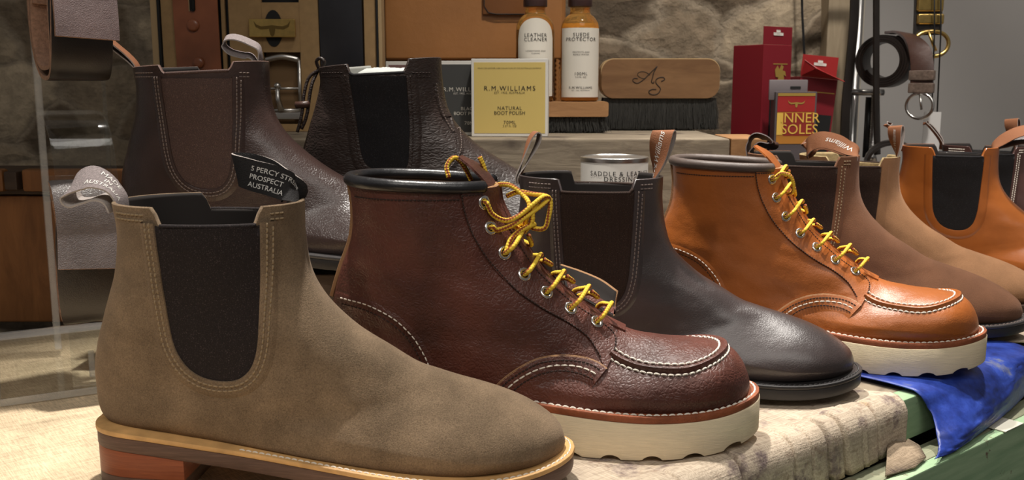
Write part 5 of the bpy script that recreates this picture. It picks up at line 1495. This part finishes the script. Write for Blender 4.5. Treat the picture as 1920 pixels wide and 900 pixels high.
def bottle(label, u, rad, top_label, lab_lines, round_label, v_lab0, v_lab1, dy):
    c = Vector((at(u, 188, Yk + dy).x, Yk + dy, SHZ + kz(191) + .0004))
    t = thing('care_bottle', label, 'bottle', c, 0, 'care bottles on the brush')
    hz = lambda v: at(u, v, Yk + dy).z - c.z
    ns = 40
    prof = [(0, 0), (rad * .9, 0), (rad, .002), (rad, hz(62)), (rad * .97, hz(50)), (rad * .88, hz(40)), (rad * .72, hz(32)), (rad * .56, hz(27)), (rad * .52, hz(22)), (rad * .52, hz(14))]
    pr = prof[:3] + [tuple(q) for q in cr(prof[3:], 3)]
    V = []; Fc = []
    for r_, z in pr:
        for i in range(ns): V.append((r_ * math.cos(2 * math.pi * i / ns), r_ * math.sin(2 * math.pi * i / ns), z))
    for k in range(len(pr) - 1):
        for i in range(ns): Fc.append((k * ns + i, k * ns + (i + 1) % ns, (k + 1) * ns + (i + 1) % ns, (k + 1) * ns + i))
    mesh('glass_body', V, Fc, M_amber, t, merge=1e-6)
    li = [(0, .002), (rad * .93, .002), (rad * .93, hz(62)), (rad * .86, hz(46)) if top_label else (rad * .9, hz(56)), (0, hz(46) if top_label else hz(56))]
    V = []; Fc = []
    for r_, z in li:
        for i in range(ns): V.append((r_ * math.cos(2 * math.pi * i / ns), r_ * math.sin(2 * math.pi * i / ns), z))
    for k in range(len(li) - 1):
        for i in range(ns): Fc.append((k * ns + i, k * ns + (i + 1) % ns, (k + 1) * ns + (i + 1) % ns, (k + 1) * ns + i))
    mesh('liquid', V, Fc, M_syrup if top_label else mat('brown_liquid', (.12, .035, .01), .2), t, merge=1e-6)
    V = []; Fc = []
    cp = [(0, hz(13)), (rad * .60, hz(13)), (rad * .62, hz(12)), (rad * .62, hz(-18)), (rad * .58, hz(-20)), (0, hz(-20))]
    for r_, z in cp:
        for i in range(ns):
            k_ = 1 + (.012 if i % 2 else 0); V.append((r_ * k_ * math.cos(2 * math.pi * i / ns), r_ * k_ * math.sin(2 * math.pi * i / ns), z))
    for k in range(len(cp) - 1):
        for i in range(ns): Fc.append((k * ns + i, k * ns + (i + 1) % ns, (k + 1) * ns + (i + 1) % ns, (k + 1) * ns + i))
    mesh('screw_cap', V, Fc, M_cap, t, merge=1e-6, sharp=40)
    # wrapped label
    za, zb_ = hz(v_lab1), hz(v_lab0); half = 1.22 if top_label else 1.05; V = []; Fc = []; nx, nz = 24, 14
    for j in range(nz + 1):
        for i in range(nx + 1):
            q = 2 * i / nx - 1; z = za + (zb_ - za) * j / nz
            lim = half
            if round_label:
                top_ = zb_ - rad
                zt = top_ + math.sqrt(max(0, 1 - q * q)) * rad
                z = za + (zt - za) * j / nz
            a = -math.pi / 2 + q * lim
            V.append(((rad + .0004) * math.cos(a), (rad + .0004) * math.sin(a), z))
    Fc = [(j * (nx + 1) + i, j * (nx + 1) + i + 1, (j + 1) * (nx + 1) + i + 1, (j + 1) * (nx + 1) + i) for j in range(nz) for i in range(nx)]
    lb = mesh('paper_label', V, Fc, M_lab, t)
    wrap = lambda x, y: Vector(((rad + .0008) * math.cos(-math.pi / 2 + x / rad), (rad + .0008) * math.sin(-math.pi / 2 + x / rad), y))
    lettering('label_print', [(b, 0, hz(v), s, dict(spacing=1.15)) for b, v, s in lab_lines], wrap, M_ink, lb)
    return t
bottle('amber bottle with arched cream label, left of the two bottles on the brush', 1003, .0262, False, [('LEATHER', 68, .0068), ('CLEANER', 76, .0068), ('CONDITIONS AND', 97, .0028), ('CLEANS', 101.5, .0028)], True, 36, 180, .034)
bottle('amber bottle of yellow liquid with square cream label, right one on the brush', 1086, .0262, True, [('SUEDE', 67, .0068), ('PROTECTOR', 75.5, .0068), ('PROTECTS AND', 99, .0028), ('REPELS WATER', 103.5, .0028), ('100ML', 139, .0058), ('3.4 FL OZ', 145, .003), ('R.M.WILLIAMS', 164.5, .0046), ('EST. 1932, AUSTRALIA', 169.5, .0022)], False, 54, 182, .034)

# polish boxes
Yp = 1.215
def carton(name, label, u0, u1, v0, v1, Y, depth, face, edge, lines, rz=0):
    a = at(u0, v1, Y); b = at(u1, v0, Y)
    c = Vector(((a.x + b.x) / 2, Y, SHZ)); w = b.x - a.x; h = b.z - SHZ
    t = thing(name, label, 'box', c, rz, 'boot polish boxes on the shelf')
    box('carton', -w / 2, w / 2, 0, depth, 0, h, edge, t, .0008)
    p = box('printed_panel', -w / 2 + .0035, w / 2 - .0035, -.0003, .0004, .004, h - .0045, face, t, 0)
    if lines:
        hz = lambda v: at((u0 + u1) / 2, v, Y).z - SHZ
        lettering('print', [(q, x, hz(v), s, dict(spacing=sp)) for q, x, v, s, sp in lines], flat((0, -.0004, 0), (1, 0, 0), (0, 0, 1), .0003), M_ink if face is M_yel else M_lab, p)
    return t
carton('polish_box', 'straw-yellow boot polish box with white border on the shelf edge', 884, 1028, 110, 255, Yp, .085, M_yel, M_card_w,
       [('FROM THE LEATHER CARE COLLECTION OF THE AUSTRALIAN OUTBACK', 0, 128, .0022, 1.1), ('R.M.WILLIAMS', 0, 166, .0082, 1.3), ('EST. 1932, AUSTRALIA', 0, 174, .0036, 1.1), ('NATURAL', 0, 203, .0062, 1.15), ('BOOT POLISH', 0, 212, .0062, 1.0), ('70ML', 0, 230, .0062, 1.15), ('2.37 FL OZ', 0, 236.5, .0034, 1.1)], R(-3))
carton('polish_box', 'charcoal boot polish box half hidden behind the yellow one', 795, 892, 114, 255, Yp + .03, .07, M_card_g, M_card_w,
       [('R.M.WILLIAMS', .019, 168, .0075, 1.2), ('EST. 1932, AUSTRALIA', .022, 175.5, .0032, 1.1), ('BLACK', .024, 204, .006, 1.1), ('BOOT POLISH', .024, 213, .006, 1.0), ('70ML', .026, 231, .006, 1.1)], 0)
carton('polish_box', 'dusty pink polish box behind the pebbled boot', 726, 792, 115, 255, Yp + .03, .07, M_card_p, M_card_w, [], 0)

# big horsehair brush
Yh = 1.372
oh = Vector((at(1236, 200, Yh).x, Yh, SHZ))
hb = thing('horsehair_brush', 'long wooden horsehair brush with script initials standing bristles down on the shelf', 'brush', oh, R(-1))
hx = lambda u: at(u, 150, Yh).x - oh.x
hz_ = lambda v: at(1236, v, Yh).z - SHZ
hh = rounded_block('brush_handle', hx(1128), hx(1349), .0, .05, hz_(184), hz_(111), M_brushwood, hb, .018, .0022)
rounded_block('pale_bevel', hx(1127), hx(1350), .003, .047, hz_(184.5), hz_(109.3), M_brushpale, hb, .018, .0015)
bristles('bristles', hx(1133), hx(1345), .004, .046, .0006, hz_(184), hb, 7000, 8, .002)
M_burn = mat('burnt_print', (.03, .018, .01), .7)
for nm, sw, r_ in (('initial_stroke', [(860,170),(700,330),(560,470),(430,550),(340,520),(320,470),(360,440),(430,450)], .0007), ('initial_stroke', [(860,170),(790,300),(760,430),(740,520),(780,550),(800,510)], .0008),
                   ('initial_stroke', [(700,370),(620,310),(520,290),(440,320),(430,380),(520,440),(610,450)], .0005), ('initial_stroke', [(960,510),(1030,470),(1000,420),(900,430),(840,480),(850,560),(930,650),(940,710),(880,790),(780,810),(700,780),(690,730),(760,690),(850,690)], .0008)):
    pt = cr(np.array([(hx(1160 + x / 12), -.0001, hz_(110 + y / 12)) for x, y in sw]), 6)
    tube(nm, pt, r_, M_burn, hh, seg=6)

# tin
Yt = 1.085
oc = at(1152, 300, Yt); oc.z = .0898
ti = thing('dressing_tin', 'round cream tin with grey lid in front of the weathered shelf, lettered on its side', 'tin', oc)
rt = at(1215, 300, Yt).x - oc.x; ht = at(1152, 293, Yt).z - .0898
def lathe(name, prof, m, par, ns=56, sharp=30):
    V = []; Fc = []
    for r_, z in prof:
        for i in range(ns): V.append((r_ * math.cos(2 * math.pi * i / ns), r_ * math.sin(2 * math.pi * i / ns), z))
    for k in range(len(prof) - 1):
        for i in range(ns): Fc.append((k * ns + i, k * ns + (i + 1) % ns, (k + 1) * ns + (i + 1) % ns, (k + 1) * ns + i))
    return mesh(name, V, Fc, m, par, merge=1e-6, sharp=sharp)
cb = lathe('can', [(0, 0), (rt, 0), (rt, ht - .005), (rt * .99, ht - .005), (0, ht - .005)], M_card_w, ti)
lathe('lid', [(rt * .5, ht - .0049), (rt * 1.01, ht - .0049), (rt * 1.015, ht - .003), (rt * 1.01, ht - .0006), (rt * .99, ht), (rt * .96, ht - .001), (0, ht - .001)], M_silver, ti)
wr = lambda x, y: Vector(((rt + .0004) * math.cos(-math.pi / 2 + x / rt), (rt + .0004) * math.sin(-math.pi / 2 + x / rt), y))
tz = lambda v: at(1152, v, Yt - rt).z - oc.z
lettering('can_print', [('SADDLE & LEATHER', .006, tz(327), .0074, dict(spacing=1.2)), ('DRESSING', .004, tz(337), .0074, dict(spacing=1.2))], wr, M_ink, cb)

# red boxes on a low crate at the right
rc = thing('stock_crate', 'low dark crate carrying the red insole boxes', 'crate', (.305, 1.372, 0))
box('crate_body', 0, .225, 0, .225, 0, .135, M_darkwood, rc, .003)
wb = tag(box('white_box', -.016, .014, 0, .02, 0, .030, M_card_w, None, .0008), 'small white carton between the wood block and the dark brown tab', 'box')
wb.location = (at(1392, 285, 1.38).x, 1.405, .1354)
def hangbox(name, label, u0, u1, v0, v1, vtab, Y, depth, m, rz, tilt=0, zb=.1356):
    a = at(u0, v1, Y); b = at(u1, v0, Y)
    t = thing(name, label, 'box', ((a.x + b.x) / 2, Y, zb), rz, 'insole cartons on the stock crate')
    t.rotation_euler = (0, tilt, rz)
    w = (b.x - a.x) / 2; h = b.z - zb; ht_ = at(u0, vtab, Y).z - zb
    box('carton', -w, w, 0, depth, 0, h, m, t, .0012)
    return t, w, h, ht_
def hang_tab(t, x0, x1, h0, h1, m, slot=True):
    o = box('hang_tab', x0, x1, .001, .0022, h0 + .0002, h1, m, t, .0004)
    if slot:
        c = (x0 + x1) / 2; z = (h0 + h1) / 2 + (h1 - h0) * .1
        box('euro_slot', c - .010, c + .010, .0004, .0009, z - .0022, z + .0022, M_card_w, o, .0008)
        box('euro_slot', c - .004, c + .004, .0004, .0009, z, z + .006, M_card_w, o, .0008)
t_, w, h, ht_ = hangbox('insole_box', 'tall dark crimson carton with hang tab, left of the red boxes', 1412, 1498, 84, 300, 50, 1.435, .06, M_red, R(33))
hang_tab(t_, -w, w, h, ht_, M_red)
box('window', -w * .45, w * .95, -.0004, .0004, .02, h * .62, M_black, t_, 0)
box('gold_rule', -w * .3, w * .7, -.0004, .0004, h * .845, h * .853, M_gold, t_, 0); box('gold_rule', -w * .3, w * .7, -.0004, .0004, h * .67, h * .678, M_gold, t_, 0)
cr_f = flat((w * .2, -.0006, h * .76), (1, 0, 0), (0, 0, 1), .0003)
cq = [(-.9, .5), (-.5, .9), (-.2, .55), (.1, .95), (.5, .8), (.35, .45), (.8, .35), (.95, -.1), (.55, .05), (.7, -.5), (.35, -.95), (.1, -.5), (-.25, -.95), (-.5, -.55), (-.3, -.2), (-.75, -.15)]
mesh('crest', [cr_f(x * .013, y * .016) for x, y in cq], [tuple(range(len(cq)))], M_gold, t_, smooth=False)
t_, w, h, ht_ = hangbox('insole_box', 'bright red tilted carton with folded top, right of the red boxes', 1478, 1560, 146, 300, 104, 1.47, .05, M_red, R(8), R(5))
hang_tab(t_, -w, w * .9, h + .002, ht_, M_red_d)
fo = [(-w, -.001, h), (w, -.001, h), (w, -.022, h - .003), (-w * .6, -.026, h + .012), (-w, -.008, h + .024)]
pv = [Vector(p) for p in fo]; pv += [p + Vector((0, .001, .0012)) for p in pv]
mesh('folded_top', pv, [(0, 1, 2, 3, 4), (9, 8, 7, 6, 5)] + [(i, (i + 1) % 5, 5 + (i + 1) % 5, 5 + i) for i in range(5)], M_red_d, t_, smooth=False)
box('gold_rule', -w * .5, w * .9, -.0004, .0004, h * .84, h * .85, M_gold, t_, 0)
box('window', w * .1, w * .9, -.0004, .0004, .015, h * .6, M_black, t_, 0)
t_, w, h, ht_ = hangbox('insole_pack', 'clear pack of inner soles with red and gold card in front of the red boxes', 1452, 1538, 172, 300, 152, 1.375, .02, mat('smoky_plastic', (.10, .085, .09), .25), R(4))
t_.location.y = 1.385
# rounded plastic hanger
bm = bmesh.new(); addbox(bm, -w - .008, w - .012, .006, .009, h - .012, ht_ + .002, .0014, 2); frombm('plastic_hanger', bm, mat('grey_plastic', (.17, .145, .15), .4), t_)
box('hanger_slot', -w * .25, w * .25, .0052, .0058, h + .004, h + .0075, M_black, t_, 0)
cdp = box('red_card', -w + .003, w - .003, -.0006, .0, h * .755, h - .002, M_red_d, t_, 0)
box('gold_strip', -w + .003, -w * .62, -.0010, -.0007, h * .47, h * .74, M_yprint, t_, 0)
box('gold_strip', -w + .003, w - .003, -.0010, -.0007, h - .006, h - .002, M_gold, t_, 0)
box('gold_panel', -w + .003, w - .003, -.0006, .0, h * .36, h * .75, mat('amber_card', (.45, .19, .03), .5), t_, 0)
v_, f_ = longhorn(flat((0, -.0009, h * .86), (1, 0, 0), (0, 0, 1)), .0125)
mesh('emblem', v_, f_, M_gold, t_, smooth=False)
box('red_card', -w * .58, w - .003, -.0009, -.0006, h * .46, h * .74, mat('rust_card', (.26, .022, .016), .6), t_, 0)
lettering('card_print', [('INNER', w * .20, h * .675, .0200, {}), ('SOLES', w * .20, h * .535, .0200, {})], flat((0, -.0012, 0), (1, 0, 0), (0, 0, 1), .0003), M_yprint, t_)

# ---- belt rack and hanging belts at the right
Yr = 1.66
rk = thing('belt_rack', 'black and chrome metal rack with clamp bar in front of the grey wall', 'rack', (at(1612, 250, Yr).x, Yr, -.78))
rx = lambda u, Y=Yr: at(u, 200, Y).x - rk.location.x
rz_ = lambda v: at(1612, v, Yr).z + .78
M_chrome = mat('satin_chrome', (.42, .41, .40), .3, 1.0)
M_blackmetal = mat('black_metal', (.012, .012, .013), .4)
tube('pole', np.array([(rx(1592), 0, 0), (rx(1592), 0, rz_(172))]), .0075, M_chrome, rk, seg=14)
tube('pole', np.array([(rx(1608), .02, 0), (rx(1608), .02, rz_(-120))]), .008, M_chrome, rk, seg=14)
tube('pole', np.array([(rx(1629), 0, rz_(295)), (rx(1629), 0, rz_(182))]), .006, M_blackmetal, rk, seg=12)
sp_ = []
for i in range(260):
    a = i * .9; sp_.append((rx(1637) + .006 * math.cos(a), -.008 + .006 * math.sin(a), rz_(292) + (rz_(178) - rz_(292)) * i / 259))
tube('threaded_rod', np.array(sp_), .0016, M_chrome, rk, seg=5)
tube('clamp_bar', np.array([(rx(1574), -.012, rz_(173)), (rx(1650), -.012, rz_(173))]), .0055, M_chrome, rk, seg=14)
for u in (1581, 1637): lb_ = tube('clamp_bolt', np.array([(rx(u), -.024, rz_(173)), (rx(u), -.010, rz_(173))]), .006, M_steel, rk, seg=6)
lathe_ = tube('base_knob', np.array([(rx(1630), -.02, rz_(300)), (rx(1630), -.02, rz_(285))]), [.011, .008], M_chrome, rk, seg=14)
tube('foot', np.array([(rx(1592), 0, .012), (rx(1592), -.2, .008)]), .010, M_blackmetal, rk); tube('foot', np.array([(rx(1608), .02, .012), (rx(1640), .18, .008)]), .010, M_blackmetal, rk)
tube('hanging_arm', np.array([(rx(1500), .02, rz_(-122)), (rx(1790), .02, rz_(-122))]), .007, M_chrome, rk)
top_z = rz_(-122) - .78
def hang(name, label, pts, w, wd, m, Y, cat='belt', thick=.0035, group=None):
    base = at(pts[0][0], pts[0][1], Y)
    t = thing(name, label, cat, base)
    P = np.array([at(u, v, Y + dy) - base for u, v, dy in pts]); P = cr(P, 8)
    ribbon('strap', P, wd, w, thick, m if isinstance(m, tuple) else (m,) * 3, t)
    return t, base
hang('hanging_strap', 'long black strap hanging beside the post, left of the chrome rack', [(1603, -120, -.02), (1602, 20, -.02), (1595, 110, -.02), (1586, 200, -.02), (1583, 290, -.02)], .016, (1, .3, 0), M_belt_bk, 1.64)
hang('hanging_strap', 'narrow black strap hanging down over the coiled black belt', [(1643, -120, 0), (1643, 40, 0), (1643, 170, 0), (1645, 290, 0)], .011, (1, .5, 0), M_belt_bk, 1.54)
# coiled black belt with brown tail
ck = at(1660, 114, 1.60)
co = thing('coiled_belt', 'coiled black belt with brown tail and silver buckle hanging on the rack', 'belt', ck, R(-42))
rad = .043
P = []
for i in range(220):
    a = math.pi * .35 - i / 219 * 2 * math.pi * 3.6; r_ = rad * (1 - .34 * i / 219)
    P.append((r_ * math.cos(a), .004 * math.sin(i * .1), r_ * math.sin(a)))
P = np.array(P)
ribbon('coil', P, (0, 1, 0), .034, .0035, (M_belt_bk,) * 3, co)
tl = [(.005, -.002, .0445), (.022, -.004, .044), (.042, -.006, .034), (.058, -.008, .010), (.064, -.010, -.022), (.063, -.012, -.052)]
tw = [(0, 1, 0), (0, 1, 0), (.3, .9, .1), (.8, .5, 0), (.95, .2, 0), (1, 0, 0)]
Pt = cr(tl, 8); ribbon('tail', Pt, cr(tw, 8), .034, .0035, (M_tab_br, M_belt_gy, M_belt_gy), co)
for z in (-.024, -.044): box('keeper', .064 - .0195, .064 + .0195, -.0165, -.0045, z - .008, z + .008, mat('scaly_taupe_leather', (.16, .115, .09), .4, var=.4, vscale=200, bump=.5, bscale=300), co, .002)
bk_ = np.array([(.064 + .021 * math.cos(a), -.013, -.072 + .020 * math.sin(a)) for a in np.linspace(0, 2 * math.pi, 28, endpoint=False)])
tube('buckle_frame', bk_, .0026, M_steel, co, closed=True); tube('buckle_prong', np.array([(.064, -.014, -.055), (.069, -.017, -.078)]), .002, M_steel, co)
# second belt with brass keepers
bb2, bs_ = hang('brass_buckle_belt', 'black belt with brass keepers and round brass buckle hanging before the grey wall', [(1742, -118, 0), (1741, -40, 0), (1740, 20, 0), (1738, 66, 0)], .044, (1, -.1, 0), M_belt_bk, 1.60)
def loc_(u, v, dy=0): return at(u, v, 1.60 + dy) - bs_
for v0, v1 in ((-10, 22), (26, 46)):
    a, b = loc_(1717, v1), loc_(1768, v0); box('keeper', a.x, b.x, -.008, .004, a.z, b.z, M_brass, bb2, .003, 3)
c_ = loc_(1744, 78); bp_ = np.array([(c_.x + .0285 * (abs(math.cos(a)) ** .8) * (1 if math.cos(a) > 0 else -1), -.004, c_.z + .020 * math.sin(a) - .004) for a in np.linspace(0, 2 * math.pi, 36, endpoint=False)])
tube('buckle_frame', bp_, .0034, M_brass, bb2, closed=True)
a, b = loc_(1738, 60), loc_(1750, 96); tube('buckle_prong', np.array([(a.x, -.006, a.z), (b.x, -.009, b.z)]), .0026, M_brass, bb2)
# tag on cords
tc_ = at(1748, 245, 1.585)
tgt = thing('price_tag', 'blank white swing tag on dark cords below the brass buckle', 'tag', tc_)
a, b = at(1728, 285, 1.585) - tc_, at(1765, 210, 1.585) - tc_
box('card', a.x, b.x, -.0006, .0006, a.z, b.z, mat('bright_white_card', (.62, .60, .58), .7), tgt, .0003)
for u0, u1 in ((1752, 1747), (1764, 1757)):
    tube('cord', np.array([at(u0, -118, 1.587) - tc_, at(u0, 60, 1.587) - tc_, at(u1, 214, 1.587) - tc_]), .0012, M_blackmetal, tgt, seg=6)
cl2 = at(1672, 310, 1.50)
c2 = thing('coiled_belt', 'black coiled belt lying low behind the light brown boot', 'belt', cl2, R(-20))
P = np.array([(.042 * (1 - .2 * i / 119) * math.cos(-i / 119 * 4.4 * math.pi), .004 * math.sin(i * .2), .040 * (1 - .2 * i / 119) * math.sin(-i / 119 * 4.4 * math.pi)) for i in range(120)])
ribbon('coil', P, (0, 1, 0), .034, .0035, (M_belt_bk,) * 3, c2)
cd = thing('wall_cable', 'thin dark cable hanging down the pale stone wall', 'cable', at(1503, -100, 1.76))
p0 = at(1503, -100, 1.76); tube('cable', np.array([at(1503, -100, 1.76) - p0, at(1504, 20, 1.76) - p0, at(1509, 120, 1.76) - p0, at(1512, 320, 1.76) - p0]), .0022, M_blackmetal, cd, seg=8)
